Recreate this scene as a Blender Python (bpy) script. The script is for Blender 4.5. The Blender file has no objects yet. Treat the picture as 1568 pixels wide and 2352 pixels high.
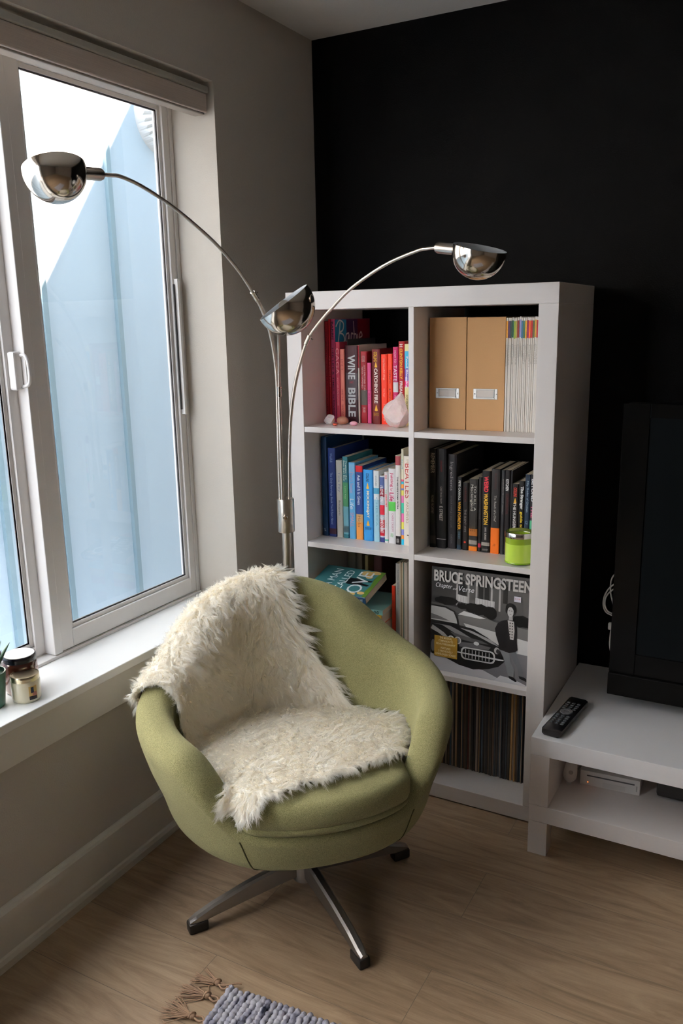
import bpy, bmesh, math, random
import numpy as np
from mathutils import Vector, Matrix, noise
from mathutils.bvhtree import BVHTree

# ------------------------------------------------------------------ scene, camera, world, light
SC = bpy.context.scene
COL = SC.collection
R = math.radians
random.seed(7)

SC.view_settings.view_transform = 'Standard'
SC.view_settings.look = 'None'
SC.view_settings.gamma = 1.0
SC.view_settings.exposure = 0.0
SC.view_settings.use_curve_mapping = False
SC.cycles.max_bounces = 32
SC.cycles.diffuse_bounces = 24
SC.cycles.glossy_bounces = 4
SC.cycles.transmission_bounces = 24
SC.cycles.transparent_max_bounces = 32
SC.cycles.sample_clamp_indirect = 6.0
SC.cycles.caustics_reflective = False
SC.cycles.caustics_refractive = False
SC.cycles.use_denoising = True

CAM_LOC = Vector((1.4557, -2.5117, 1.4068))
YAW, PITCH, ROLL, FW = R(28.8139), R(-12.978), R(-1.1563), 1.2128
fwd = Vector((-math.sin(YAW) * math.cos(PITCH), math.cos(YAW) * math.cos(PITCH), math.sin(PITCH)))
rt = Vector((math.cos(YAW), math.sin(YAW), 0))
up = rt.cross(fwd)
r2 = rt * math.cos(ROLL) + up * math.sin(ROLL)
u2 = up * math.cos(ROLL) - rt * math.sin(ROLL)
cam = bpy.data.cameras.new('camera')
cam.sensor_fit = 'HORIZONTAL'
cam.sensor_width = 24.0
cam.lens = 24.0 * FW
cam.clip_start = 0.02
camo = bpy.data.objects.new('camera', cam)
COL.objects.link(camo)
M = Matrix((r2, u2, -fwd)).transposed().to_4x4()
M.translation = CAM_LOC
camo.matrix_world = M
SC.camera = camo

world = bpy.data.worlds.new('sky')
SC.world = world
world.use_nodes = True
bg = world.node_tree.nodes['Background']
bg.inputs['Color'].default_value = (0.82, 0.875, 1.0, 1)
bg.inputs['Strength'].default_value = 15.0

sun = bpy.data.lights.new('sun', 'SUN')
sun.energy = 225.0
sun.angle = R(0.6)
sun.color = (1.0, 0.69, 0.52)
suno = bpy.data.objects.new('sun', sun)
COL.objects.link(suno)
suno.rotation_euler = Vector((-0.5, 0.10, -0.86)).to_track_quat('-Z', 'Y').to_euler()
suno.location = (2, 0, 6)

# sampling portals in the window opening (they give no light of their own)
por = bpy.data.lights.new('window_portal', 'AREA')
por.shape = 'RECTANGLE'
por.size = 3.13
por.size_y = 1.42
por.cycles.is_portal = True
poro = bpy.data.objects.new('window_portal', por)
COL.objects.link(poro)
poro.location = (-0.21, -2.117, 1.30)
poro.rotation_euler = Vector((1, 0, 0)).to_track_quat('-Z', 'Z').to_euler()

# ------------------------------------------------------------------ helpers
def lin(c):
    return tuple(((v / 12.92) if v <= 0.04045 else ((v + 0.055) / 1.055) ** 2.4) for v in c)

MATS = {}
def mat(name, col, rough=0.5, metal=0.0, **k):
    if name in MATS:
        return MATS[name]
    m = bpy.data.materials.new(name)
    m.use_nodes = True
    nt = m.node_tree
    b = nt.nodes['Principled BSDF']
    b.inputs['Base Color'].default_value = (*col, 1)
    b.inputs['Roughness'].default_value = rough
    b.inputs['Metallic'].default_value = metal
    b.inputs['Specular IOR Level'].default_value = 0.5
    if 'spec' in k: b.inputs['Specular IOR Level'].default_value = k['spec']
    if 'coat' in k: b.inputs['Coat Weight'].default_value = k['coat']
    if 'sheen' in k:
        b.inputs['Sheen Weight'].default_value = k['sheen']
        b.inputs['Sheen Roughness'].default_value = 0.5
    if 'sss' in k:
        b.inputs['Subsurface Weight'].default_value = k['sss']
        b.inputs['Subsurface Scale'].default_value = k.get('sscale', 0.01)
    if 'trans' in k: b.inputs['Transmission Weight'].default_value = k['trans']
    if 'emit' in k:
        b.inputs['Emission Color'].default_value = (*col, 1)
        b.inputs['Emission Strength'].default_value = k['emit']
    var = k.get('var')          # (scale, amount, stretch) : small tone variation of the stuff itself
    bump = k.get('bump')        # (scale, distance, stretch)
    if var or bump:
        tc = nt.nodes.new('ShaderNodeTexCoord')
    if var:
        mp = nt.nodes.new('ShaderNodeMapping')
        mp.inputs['Scale'].default_value = var[2] if len(var) > 2 else (1, 1, 1)
        nz = nt.nodes.new('ShaderNodeTexNoise')
        nz.inputs['Scale'].default_value = var[0]
        nz.inputs['Detail'].default_value = 5
        mx = nt.nodes.new('ShaderNodeMix')
        mx.data_type = 'RGBA'
        a = var[1]
        mx.inputs['A'].default_value = (*[max(0, v * (1 - a)) for v in col], 1)
        mx.inputs['B'].default_value = (*[min(1, v * (1 + a)) for v in (var[3] if len(var) > 3 else col)], 1)
        nt.links.new(tc.outputs['Object'], mp.inputs['Vector'])
        nt.links.new(mp.outputs['Vector'], nz.inputs['Vector'])
        nt.links.new(nz.outputs['Fac'], mx.inputs['Factor'])
        nt.links.new(mx.outputs['Result'], b.inputs['Base Color'])
    if bump:
        mp2 = nt.nodes.new('ShaderNodeMapping')
        mp2.inputs['Scale'].default_value = bump[2] if len(bump) > 2 else (1, 1, 1)
        nz2 = nt.nodes.new('ShaderNodeTexNoise')
        nz2.inputs['Scale'].default_value = bump[0]
        nz2.inputs['Detail'].default_value = 4
        bp = nt.nodes.new('ShaderNodeBump')
        bp.inputs['Distance'].default_value = bump[1]
        bp.inputs['Strength'].default_value = 1.0
        nt.links.new(tc.outputs['Object'], mp2.inputs['Vector'])
        nt.links.new(mp2.outputs['Vector'], nz2.inputs['Vector'])
        nt.links.new(nz2.outputs['Fac'], bp.inputs['Height'])
        nt.links.new(bp.outputs['Normal'], b.inputs['Normal'])
    MATS[name] = m
    return m

def flat(c, rough=0.45):
    """a printed or painted colour given as display rgb"""
    key = 'print_%02x%02x%02x_%d' % (*[int(v * 255) for v in c], int(rough * 100))
    return mat(key, lin(c), rough, spec=0.22)

def link(o, parent=None):
    COL.objects.link(o)
    if parent is not None:
        o.parent = parent
    return o

def root(name, label, cat, loc=(0, 0, 0), rot=(0, 0, 0), group=None):
    o = bpy.data.objects.new(name, None)
    o.empty_display_size = 0.05
    COL.objects.link(o)
    o.location = loc
    o.rotation_euler = rot
    tag(o, label, cat, group)
    return o

def tag(o, label, cat, group=None, kind=None):
    o['label'] = label
    o['category'] = cat
    if group: o['group'] = group
    if kind: o['kind'] = kind
    return o

def struct(o, label=None):
    o['kind'] = 'structure'
    if label: o['label'] = label
    return o

def mesh_obj(name, verts, faces, m, parent=None, smooth=False, mats=None, mi=None):
    me = bpy.data.meshes.new(name)
    me.from_pydata([tuple(v) for v in verts], [], faces)
    if mats:
        for x in mats: me.materials.append(x)
        if mi: me.polygons.foreach_set('material_index', mi)
    else:
        me.materials.append(m)
    if smooth:
        me.polygons.foreach_set('use_smooth', [True] * len(me.polygons))
    me.update()
    o = bpy.data.objects.new(name, me)
    return link(o, parent)

def bm_obj(name, bm, m, parent=None, smooth=False, sharp=None):
    me = bpy.data.meshes.new(name)
    bmesh.ops.recalc_face_normals(bm, faces=bm.faces)
    bm.to_mesh(me)
    bm.free()
    for x in (m if isinstance(m, (list, tuple)) else [m]):
        me.materials.append(x)
    if smooth:
        me.polygons.foreach_set('use_smooth', [True] * len(me.polygons))
        if sharp:
            try: me.set_sharp_from_angle(angle=R(sharp))
            except Exception: pass
    o = bpy.data.objects.new(name, me)
    return link(o, parent)

def add_box(bm, lo, hi, bev=0.0, mi=0, mtx=None):
    lo = Vector(lo); hi = Vector(hi)
    r = bmesh.ops.create_cube(bm, size=1)
    vs = r['verts']
    c = (lo + hi) / 2; s = hi - lo
    for v in vs:
        v.co = Vector((v.co.x * s.x, v.co.y * s.y, v.co.z * s.z)) + c
    fs = set(f for v in vs for f in v.link_faces)
    if bev > 0:
        es = list(set(e for v in vs for e in v.link_edges))
        rr = bmesh.ops.bevel(bm, geom=es, offset=bev, segments=2, affect='EDGES', profile=0.5)
        fs = set(f for f in rr['faces']) | set(f for v in rr['verts'] for f in v.link_faces)
        vs = list(set(v for f in fs for v in f.verts))
    for f in fs:
        if f.is_valid: f.material_index = mi
    if mtx is not None:
        for v in vs:
            if v.is_valid: v.co = mtx @ v.co
    return vs

def box(name, lo, hi, m, parent=None, bev=0.0):
    bm = bmesh.new()
    add_box(bm, lo, hi, bev)
    return bm_obj(name, bm, m, parent)

def frames(path):
    """parallel-transport frames along a path"""
    P_ = [Vector(p) for p in path]
    n = len(P_)
    T = []
    for i in range(n):
        d = P_[min(i + 1, n - 1)] - P_[max(i - 1, 0)]
        T.append(d.normalized() if d.length > 1e-9 else Vector((0, 0, 1)))
    a = Vector((0, 0, 1)) if abs(T[0].z) < 0.9 else Vector((1, 0, 0))
    N = [(a - T[0] * a.dot(T[0])).normalized()]
    for i in range(1, n):
        v = N[-1] - T[i] * N[-1].dot(T[i])
        N.append(v.normalized() if v.length > 1e-9 else N[-1])
    return P_, T, N

def add_tube(bm, path, rad, sides=12, caps=True, mi=0):
    P_, T, N = frames(path)
    rings = []
    for i, p in enumerate(P_):
        r = rad[i] if isinstance(rad, (list, tuple)) else rad
        B = T[i].cross(N[i])
        rings.append([bm.verts.new(p + (N[i] * math.cos(2 * math.pi * k / sides) + B * math.sin(2 * math.pi * k / sides)) * r) for k in range(sides)])
    for a, b in zip(rings, rings[1:]):
        for k in range(sides):
            f = bm.faces.new((a[k], a[(k + 1) % sides], b[(k + 1) % sides], b[k]))
            f.material_index = mi
    if caps:
        for rg in (rings[0][::-1], rings[-1]):
            f = bm.faces.new(rg); f.material_index = mi
    return rings

def tube(name, path, rad, m, parent=None, sides=12):
    bm = bmesh.new()
    add_tube(bm, path, rad, sides)
    return bm_obj(name, bm, m, parent, smooth=True, sharp=50)

def add_lathe(bm, prof, n=32, origin=(0, 0, 0), axis=(0, 0, 1), mi=0):
    """prof: list of (r, h)"""
    ax = Vector(axis).normalized()
    q = Vector((0, 0, 1)).rotation_difference(ax).to_matrix()
    o = Vector(origin)
    rings = []
    for r, h in prof:
        if r < 1e-6:
            rings.append([bm.verts.new(o + ax * h)])
        else:
            rings.append([bm.verts.new(o + q @ Vector((r * math.cos(2 * math.pi * k / n), r * math.sin(2 * math.pi * k / n), h))) for k in range(n)])
    for a, b in zip(rings, rings[1:]):
        for k in range(n):
            k2 = (k + 1) % n
            vs = [a[k % len(a)], a[k2 % len(a)], b[k2 % len(b)], b[k % len(b)]]
            u = []
            for v in vs:
                if v not in u: u.append(v)
            if len(u) > 2:
                try:
                    f = bm.faces.new(u); f.material_index = mi
                except ValueError:
                    pass
    return rings

def lathe(name, prof, m, parent=None, n=32, origin=(0, 0, 0), axis=(0, 0, 1), sharp=40):
    bm = bmesh.new()
    add_lathe(bm, prof, n, origin, axis)
    return bm_obj(name, bm, m, parent, smooth=True, sharp=sharp)

def catmull(pts, per=8):
    P_ = [Vector(p) for p in pts]
    P_ = [P_[0] * 2 - P_[1]] + P_ + [P_[-1] * 2 - P_[-2]]
    out = []
    for i in range(1, len(P_) - 2):
        a, b, c, d = P_[i - 1:i + 3]
        for j in range(per):
            t = j / per
            out.append(0.5 * ((2 * b) + (c - a) * t + (2 * a - 5 * b + 4 * c - d) * t * t + (3 * b - a - 3 * c + d) * t ** 3))
    out.append(P_[-2])
    return out

_txt_cache = {}
def text(s, name, origin, right, upv, length, height, m, parent, bold=0.0, shear=0.0, depth=0.0003):
    """flat lettering fitted to length x height; origin is its lower left corner, slightly proud of the surface"""
    key = (s, bold, shear)
    if key not in _txt_cache:
        cu = bpy.data.curves.new('lettering', 'FONT')
        cu.body = s
        cu.size = 1.0
        cu.offset = bold
        cu.shear = shear
        cu.resolution_u = 3
        to = bpy.data.objects.new('lettering', cu)
        me = bpy.data.meshes.new_from_object(to)
        bpy.data.objects.remove(to)
        bpy.data.curves.remove(cu)
        co = np.zeros(len(me.vertices) * 3)
        me.vertices.foreach_get('co', co)
        _txt_cache[key] = (co.reshape(-1, 3), [tuple(p.vertices) for p in me.polygons])
        bpy.data.meshes.remove(me)
    co, faces = _txt_cache[key]
    if len(co) == 0:
        return None
    lo = co.min(0); hi = co.max(0)
    right = Vector(right).normalized(); upv = Vector(upv).normalized()
    nrm = right.cross(upv)
    o = Vector(origin) + nrm * depth
    sx = length / max(1e-6, hi[0] - lo[0]); sy = height / max(1e-6, hi[1] - lo[1])
    vs = [o + right * ((c[0] - lo[0]) * sx) + upv * ((c[1] - lo[1]) * sy) for c in co]
    return mesh_obj(name, vs, faces, m, parent)

def poly(name, pts, m, parent, o, right, upv, off):
    """a flat printed shape: pts are (u, v) pairs"""
    right = Vector(right); upv = Vector(upv)
    nrm = right.cross(upv).normalized()
    vs = [Vector(o) + right * u + upv * v + nrm * off for u, v in pts]
    return mesh_obj(name, vs, [tuple(range(len(vs)))], m, parent)
# ------------------------------------------------------------------ materials of the setting
WALLG = mat('warm_grey_wall_paint', lin((0.745, 0.725, 0.69)), 0.85, bump=(260, 0.0006))
BLACKP = mat("black_wall_paint", (0.0024, 0.0024, 0.0026), 0.6, bump=(260, 0.0004), spec=0.06)
CEILP = mat('ceiling_paint', lin((0.86, 0.85, 0.83)), 0.9, bump=(200, 0.0005))
TRIMP = mat('white_trim_paint', lin((0.86, 0.85, 0.82)), 0.45)
SILLP = mat('white_sill_paint', lin((0.93, 0.93, 0.92)), 0.35)
VINYL = mat('white_window_vinyl', lin((0.88, 0.87, 0.86)), 0.38)
DARKGAP = mat('dark_gasket', (0.05, 0.05, 0.055), 0.6)
METALG = mat('grey_metal', (0.35, 0.35, 0.35), 0.35, 0.8)

def glass_mat():
    m = bpy.data.materials.new('window_glass')
    m.use_nodes = True
    nt = m.node_tree
    nt.nodes.remove(nt.nodes['Principled BSDF'])
    out = nt.nodes['Material Output']
    tr = nt.nodes.new('ShaderNodeBsdfTransparent')
    tr.inputs['Color'].default_value = (0.96, 0.965, 0.96, 1)
    gl = nt.nodes.new('ShaderNodeBsdfGlossy')
    gl.inputs['Roughness'].default_value = 0.02
    lw = nt.nodes.new('ShaderNodeFresnel')
    lw.inputs['IOR'].default_value = 1.45
    mx = nt.nodes.new('ShaderNodeMixShader')
    nt.links.new(lw.outputs['Fac'], mx.inputs['Fac'])
    nt.links.new(tr.outputs['BSDF'], mx.inputs[1])
    nt.links.new(gl.outputs['BSDF'], mx.inputs[2])
    nt.links.new(mx.outputs['Shader'], out.inputs['Surface'])
    return m
GLASS = glass_mat()

def floor_mat():
    m = bpy.data.materials.new('light_oak_planks')
    m.use_nodes = True
    nt = m.node_tree
    N = nt.nodes.new
    L = nt.links.new
    b = nt.nodes['Principled BSDF']
    b.inputs['Roughness'].default_value = 0.42
    tc = N('ShaderNodeTexCoord')
    mp = N('ShaderNodeMapping'); mp.inputs['Location'].default_value = (0.36, 1.055, 0)
    L(tc.outputs['Object'], mp.inputs['Vector'])
    br = N('ShaderNodeTexBrick')
    br.offset = 0.37; br.offset_frequency = 2
    br.inputs['Scale'].default_value = 1.0
    br.inputs['Brick Width'].default_value = 1.22
    br.inputs['Row Height'].default_value = 0.185
    br.inputs['Mortar Size'].default_value = 0.0007
    br.inputs['Mortar Smooth'].default_value = 0.3
    br.inputs['Bias'].default_value = 0.0
    br.inputs['Color1'].default_value = (0, 0, 0, 1)
    br.inputs['Color2'].default_value = (1, 1, 1, 1)
    br.inputs['Mortar'].default_value = (0.5, 0.5, 0.5, 1)
    L(mp.outputs['Vector'], br.inputs['Vector'])
    # every plank shifts the grain
    sh = N('ShaderNodeVectorMath'); sh.operation = 'MULTIPLY_ADD'
    L(br.outputs['Color'], sh.inputs[0]); sh.inputs[1].default_value = (3.1, 5.7, 0); L(mp.outputs['Vector'], sh.inputs[2])
    st = N('ShaderNodeMapping'); st.inputs['Scale'].default_value = (1.25, 8.5, 1)
    L(sh.outputs['Vector'], st.inputs['Vector'])
    n1 = N('ShaderNodeTexNoise'); n1.inputs['Scale'].default_value = 2.2; n1.inputs['Detail'].default_value = 9; n1.inputs['Roughness'].default_value = 0.62; n1.inputs['Distortion'].default_value = 2.4
    L(st.outputs['Vector'], n1.inputs['Vector'])
    st2 = N('ShaderNodeMapping'); st2.inputs['Scale'].default_value = (9, 190, 1)
    L(sh.outputs['Vector'], st2.inputs['Vector'])
    n2 = N('ShaderNodeTexNoise'); n2.inputs['Scale'].default_value = 2.0; n2.inputs['Detail'].default_value = 4
    L(st2.outputs['Vector'], n2.inputs['Vector'])
    cr = N('ShaderNodeValToRGB')
    e = cr.color_ramp.elements
    e[0].position = 0.30; e[0].color = (*lin((0.50, 0.42, 0.335)), 1)
    e[1].position = 0.68; e[1].color = (*lin((0.665, 0.58, 0.48)), 1)
    k = cr.color_ramp.elements.new(0.47); k.color = (*lin((0.59, 0.505, 0.41)), 1)
    L(n1.outputs['Fac'], cr.inputs['Fac'])
    m1 = N('ShaderNodeMix'); m1.data_type = 'RGBA'; m1.blend_type = 'MULTIPLY'
    m1.inputs['Factor'].default_value = 0.20
    L(cr.outputs['Color'], m1.inputs['A'])
    cr2 = N('ShaderNodeValToRGB'); cr2.color_ramp.elements[0].position = 0.3; cr2.color_ramp.elements[0].color = (0.62, 0.58, 0.54, 1); cr2.color_ramp.elements[1].position = 0.6
    L(n2.outputs['Fac'], cr2.inputs['Fac']); L(cr2.outputs['Color'], m1.inputs['B'])
    m2 = N('ShaderNodeMix'); m2.data_type = 'RGBA'; m2.blend_type = 'MULTIPLY'; m2.inputs['Factor'].default_value = 1.0
    cr3 = N('ShaderNodeValToRGB'); cr3.color_ramp.elements[0].color = (0.84, 0.83, 0.82, 1); cr3.color_ramp.elements[1].color = (1, 1, 1, 1)
    L(br.outputs['Color'], cr3.inputs['Fac'])
    L(m1.outputs['Result'], m2.inputs['A']); L(cr3.outputs['Color'], m2.inputs['B'])
    m3 = N('ShaderNodeMix'); m3.data_type = 'RGBA'
    L(br.outputs['Fac'], m3.inputs['Factor']); L(m2.outputs['Result'], m3.inputs['A'])
    m3.inputs['B'].default_value = (0.13, 0.095, 0.068, 1)
    L(m3.outputs['Result'], b.inputs['Base Color'])
    bp = N('ShaderNodeBump'); bp.inputs['Distance'].default_value = 0.0006; bp.inputs['Strength'].default_value = 0.6
    inv = N('ShaderNodeMath'); inv.operation = 'MULTIPLY_ADD'; inv.inputs[1].default_value = -1.5
    L(br.outputs['Fac'], inv.inputs[0]); L(n2.outputs['Fac'], inv.inputs[2])
    L(inv.outputs['Value'], bp.inputs['Height']); L(bp.outputs['Normal'], b.inputs['Normal'])
    return m
FLOORM = floor_mat()

# ------------------------------------------------------------------ room shell
CH = 2.278            # ceiling height
YW, YE = -0.5345, -3.70    # window opening along the left wall
ZS, ZT = 0.578, 2.0435     # sill top, head of opening
RX, RY = 4.3, -4.7

struct(box('floor', (-0.0, RY, -0.12), (RX, 0.0, 0.0), FLOORM), 'light oak plank floor running along the black wall')
struct(box('ceiling', (-0.2, RY - .1, CH), (RX + .1, 0.1, CH + 0.12), CEILP), 'plain off-white ceiling above the black wall')
struct(box('wall_back', (-0.2, 0.0, -0.12), (RX + 0.1, 0.12, CH), BLACKP), 'matte black accent wall behind the bookcase')
FARW = mat('dim_grey_wall_paint', lin((0.50, 0.47, 0.44)), 0.9)
struct(box('wall_right', (RX, RY, -0.12), (RX + 0.1, 0.0, CH), FARW), 'grey wall opposite the window')
struct(box('wall_front', (-0.2, RY - 0.1, -0.12), (RX + 0.1, RY, CH), FARW), 'grey wall behind the viewer')
bm = bmesh.new()
add_box(bm, (-0.20, RY, -0.12), (0, 0, ZS - 0.022))
add_box(bm, (-0.20, RY, ZT), (0, 0, CH))
add_box(bm, (-0.20, YW, ZS - 0.022), (0, 0, ZT))
add_box(bm, (-0.20, RY, ZS - 0.022), (0, YE, ZT))
add_box(bm, (-0.20, 0.0, -0.6), (-0.08, 3.4, CH + 0.12))
struct(bm_obj('wall_left', bm, WALLG), 'warm grey window wall with a deep window recess')

# unseen gable added over the window wall, shaped to shade the neighbour's siding
gz = [(-6.0, 2.40), (-6.0, 2.85), (-0.62, 2.85), (3.4, 8.3), (3.4, 2.40)]
n = len(gz)
vs = [(-0.20, y, z) for y, z in gz] + [(-0.08, y, z) for y, z in gz]
fs = [tuple(range(n)), tuple(range(2 * n - 1, n - 1, -1))] + [(i, i + n, (i + 1) % n + n, (i + 1) % n) for i in range(n)]
SIDING = mat('pale_blue_siding', (0.300, 0.380, 0.440), 0.7, var=(3, 0.03), bump=(400, 0.0004))
struct(mesh_obj('shading_gable', vs, fs, SIDING), 'unseen sloping gable added above the window to shade the siding')

# ------------------------------------------------------------------ outside: neighbour's board and batten wall
NB = -1.2
nw = root('exterior_wall', 'pale blue board and batten wall of the house next door', 'wall')
nw['kind'] = 'structure'
box('board', (NB - 0.12, -7, -0.6), (NB, 4.0, 6.5), SIDING, nw)
BATT = mat('batten_paint', (0.13, 0.20, 0.235), 0.7)
for y in (-2.05, -1.64, -1.23, -0.815, -0.40, -0.108, 0.305, 0.715, 1.125, 1.54):
    box('batten', (NB, y - 0.013, -0.6), (NB + 0.020, y + 0.013, 6.5), BATT, nw)
struct(box('ground', (NB, -7, -0.7), (-0.20, 4.0, -0.55), mat('pale_gravel', lin((0.72, 0.71, 0.69)), 0.95, var=(60, .2))), 'pale ground of the gap between the houses')

vt = root('vent_hood', 'round ribbed white vent on the neighbouring wall, seen through the top of the window', 'vent', (NB + 0.0, 0.673, 2.324))
VW = mat('vent_white', lin((0.66, 0.67, 0.67)), 0.6)
bm = bmesh.new()
nR = 34
rings = []
prof = [(0.06, 0.02), (0.065, 0.05), (0.09, 0.075), (0.125, 0.07), (0.155, 0.045), (0.165, 0.0)]
for k in range(nR * 4):
    a = 2 * math.pi * k / (nR * 4)
    dz = (0.0, 0.006, 0.0, -0.008)[k % 4]
    rings.append([bm.verts.new((h + dz * (0 < i < 5), r * math.cos(a), r * math.sin(a))) for i, (r, h) in enumerate(prof)])
for k in range(len(rings)):
    a, b = rings[k], rings[(k + 1) % len(rings)]
    for i in range(len(prof) - 1):
        bm.faces.new((a[i], a[i + 1], b[i + 1], b[i]))
bm_obj('ribbed_ring', bm, VW, vt)
lathe('throat', [(0, 0.012), (0.063, 0.012), (0.066, 0.03)], mat('vent_grey', lin((0.45, 0.47, 0.47)), 0.6), vt, axis=(1, 0, 0))

# ------------------------------------------------------------------ window unit in its recess
wn = root('window_1', 'white sliding window in a deep recess, with a fixed pane and a sash with a pull handle', 'window')
wn['kind'] = 'structure'
bm = bmesh.new()
XF = -0.148
add_box(bm, (-0.20, YW - 0.014, ZS), (XF, YW, ZT), 0.001)
add_box(bm, (-0.20, YE, ZS), (XF, YE + 0.014, ZT), 0.001)
add_box(bm, (-0.20, YE, ZT - 0.03), (XF, YW, ZT), 0.001)
add_box(bm, (-0.20, YE, ZS), (XF + 0.004, YW, ZS + 0.008), 0.001)
add_box(bm, (-0.20, YE, ZS), (-0.185, YW, ZS + 0.03), 0.001)
bm_obj('window_frame', bm, VINYL, wn)
def sash(name, y0, y1, x0, x1, wl, wr, zb, zt, gl, hb=0.047, ht=None):
    ht = ht or hb
    """one framed light: y0 < y1, stile widths, rails"""
    bm = bmesh.new()
    # mitred frame with a stepped glazing bead
    add_box(bm, (x0, y0, zb), (x1, y0 + wl, zt), 0.0015)
    add_box(bm, (x0, y1 - wr, zb), (x1, y1, zt), 0.0015)
    add_box(bm, (x0, y0 + wl, zb), (x1, y1 - wr, zb + hb), 0.0015)
    add_box(bm, (x0, y0 + wl, zt - ht), (x1, y1 - wr, zt), 0.0015)
    s = bm_obj(name, bm, VINYL, wn)
    bm = bmesh.new()
    b = 0.011
    a0, a1, c0, c1 = y0 + wl, y1 - wr, zb + hb, zt - ht
    xm = x1 - 0.008
    add_box(bm, (x0, a0, c0), (xm, a0 + b, c1), 0.001)
    add_box(bm, (x0, a1 - b, c0), (xm, a1, c1), 0.001)
    add_box(bm, (x0, a0 + b, c0), (xm, a1 - b, c0 + b), 0.001)
    add_box(bm, (x0, a0 + b, c1 - b), (xm, a1 - b, c1), 0.001)
    bm_obj('glazing_bead', bm, VINYL, s)
    bm = bmesh.new()
    g = 0.004
    a0 += b; a1 -= b; c0 += b; c1 -= b
    xg = gl
    for p in (((xg, a0, c0), (xm - .004, a0 + g, c1)), ((xg, a1 - g, c0), (xm - .004, a1, c1)), ((xg, a0, c0), (xm - .004, a1, c0 + g)), ((xg, a0, c1 - g), (xm - .004, a1, c1))):
        add_box(bm, *p)
    bm_obj('gasket', bm, DARKGAP, s)
    mesh_obj('pane', [(xg, a0, c0), (xg, a1, c0), (xg, a1, c1), (xg, a0, c1)], [(0, 1, 2, 3)], GLASS, s)
    return s
s1 = sash('sash', -1.118, YW - 0.014, -0.178, -0.152, 0.056, 0.024, ZS + 0.010, ZT - 0.030, -0.168, ht=0.019)
s2 = sash('fixed_sash', -2.40, -1.128, -0.199, -0.182, 0.045, 0.030, ZS + 0.012, ZT - 0.028, -0.192, 0.025)
s3 = sash('sash', YE + 0.014, -2.40, -0.178, -0.152, 0.045, 0.045, ZS + 0.010, ZT - 0.025, -0.168)
scr_m = bpy.data.materials.new('insect_screen_mesh')
scr_m.use_nodes = True
_nt = scr_m.node_tree
_nt.nodes.remove(_nt.nodes['Principled BSDF'])
_t = _nt.nodes.new('ShaderNodeBsdfTransparent'); _t.inputs['Color'].default_value = (1, 1, 1, 1)
_d = _nt.nodes.new('ShaderNodeBsdfDiffuse'); _d.inputs['Color'].default_value = (0.16, 0.17, 0.18, 1)
_m = _nt.nodes.new('ShaderNodeMixShader'); _m.inputs['Fac'].default_value = 0.25
_nt.links.new(_t.outputs['BSDF'], _m.inputs[1]); _nt.links.new(_d.outputs['BSDF'], _m.inputs[2])
_nt.links.new(_m.outputs['Shader'], _nt.nodes['Material Output'].inputs['Surface'])
mesh_obj('insect_screen', [(-0.196, -1.14, ZS + .02), (-0.196, YW - .01, ZS + .02), (-0.196, YW - .01, ZT - .03), (-0.196, -1.14, ZT - .03)], [(0, 1, 2, 3)], scr_m, wn)
# raised inner stile of the sash, lock bar and pull handle
box('meeting_stile', (-0.199, -1.130, ZS + 0.010), (-0.146, -1.104, ZT - 0.025), VINYL, wn, 0.002)
bm = bmesh.new()
add_box(bm, (-0.152, -0.566, 1.145), (-0.138, -0.556, 1.535), 0.001)
lb = bm_obj('lock_bar', bm, VINYL, wn)
box('slot', (-0.1505, -0.5735, 1.16), (-0.1485, -0.566, 1.52), DARKGAP, lb)
hd = box('handle_plate', (-0.182, -1.152, 1.262), (-0.1585, -1.128, 1.352), VINYL, wn, 0.005)
tube('pull', catmull([(-0.160, -1.132, 1.343), (-0.145, -1.130, 1.342), (-0.138, -1.129, 1.325), (-0.137, -1.129, 1.29), (-0.143, -1.130, 1.274), (-0.160, -1.132, 1.270)], 6), 0.0042, VINYL, hd, 8)

# sill, apron, skirting
bm = bmesh.new()
add_box(bm, (-0.19, YE, ZS - 0.022), (0.030, YW, ZS), 0.002)
add_box(bm, (0.0005, YW - 0.002, ZS - 0.022), (0.030, YW + 0.03, ZS), 0.002)
struct(bm_obj('trim_1', bm, SILLP), 'deep white window sill board')
struct(box('trim_2', (0, YE - 0.02, 0.467), (0.018, YW + 0.02, ZS - 0.022), TRIMP, None, 0.001), 'apron board under the window sill')
bm = bmesh.new()
def skirt(bm, pts_prof, a, b, nrm):
    a = Vector(a); b = Vector(b); n = Vector(nrm)
    va = [bm.verts.new(a + n * x + Vector((0, 0, z))) for x, z in pts_prof]
    vb = [bm.verts.new(b + n * x + Vector((0, 0, z))) for x, z in pts_prof]
    for i in range(len(va)):
        j = (i + 1) % len(va)
        bm.faces.new((va[i], va[j], vb[j], vb[i]))
    bm.faces.new(va); bm.faces.new(vb[::-1])
PROF = [(0, 0), (0.016, 0), (0.0165, 0.018), (0.0135, 0.029), (0.010, 0.034), (0.010, 0.112), (0.0125, 0.114), (0.016, 0.1165), (0.016, 0.136), (0.012, 0.142), (0.004, 0.147), (0, 0.147)]
skirt(bm, PROF, (0, RY, 0), (0, 0, 0), (1, 0, 0))
struct(bm_obj('baseboard_left', bm, TRIMP), 'stepped baseboard under the window')
bm = bmesh.new()
skirt(bm, PROF, (0.016, 0, 0), (RX, 0, 0), (0, -1, 0))
struct(bm_obj('baseboard_back', bm, TRIMP), 'white baseboard of the black wall')

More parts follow.
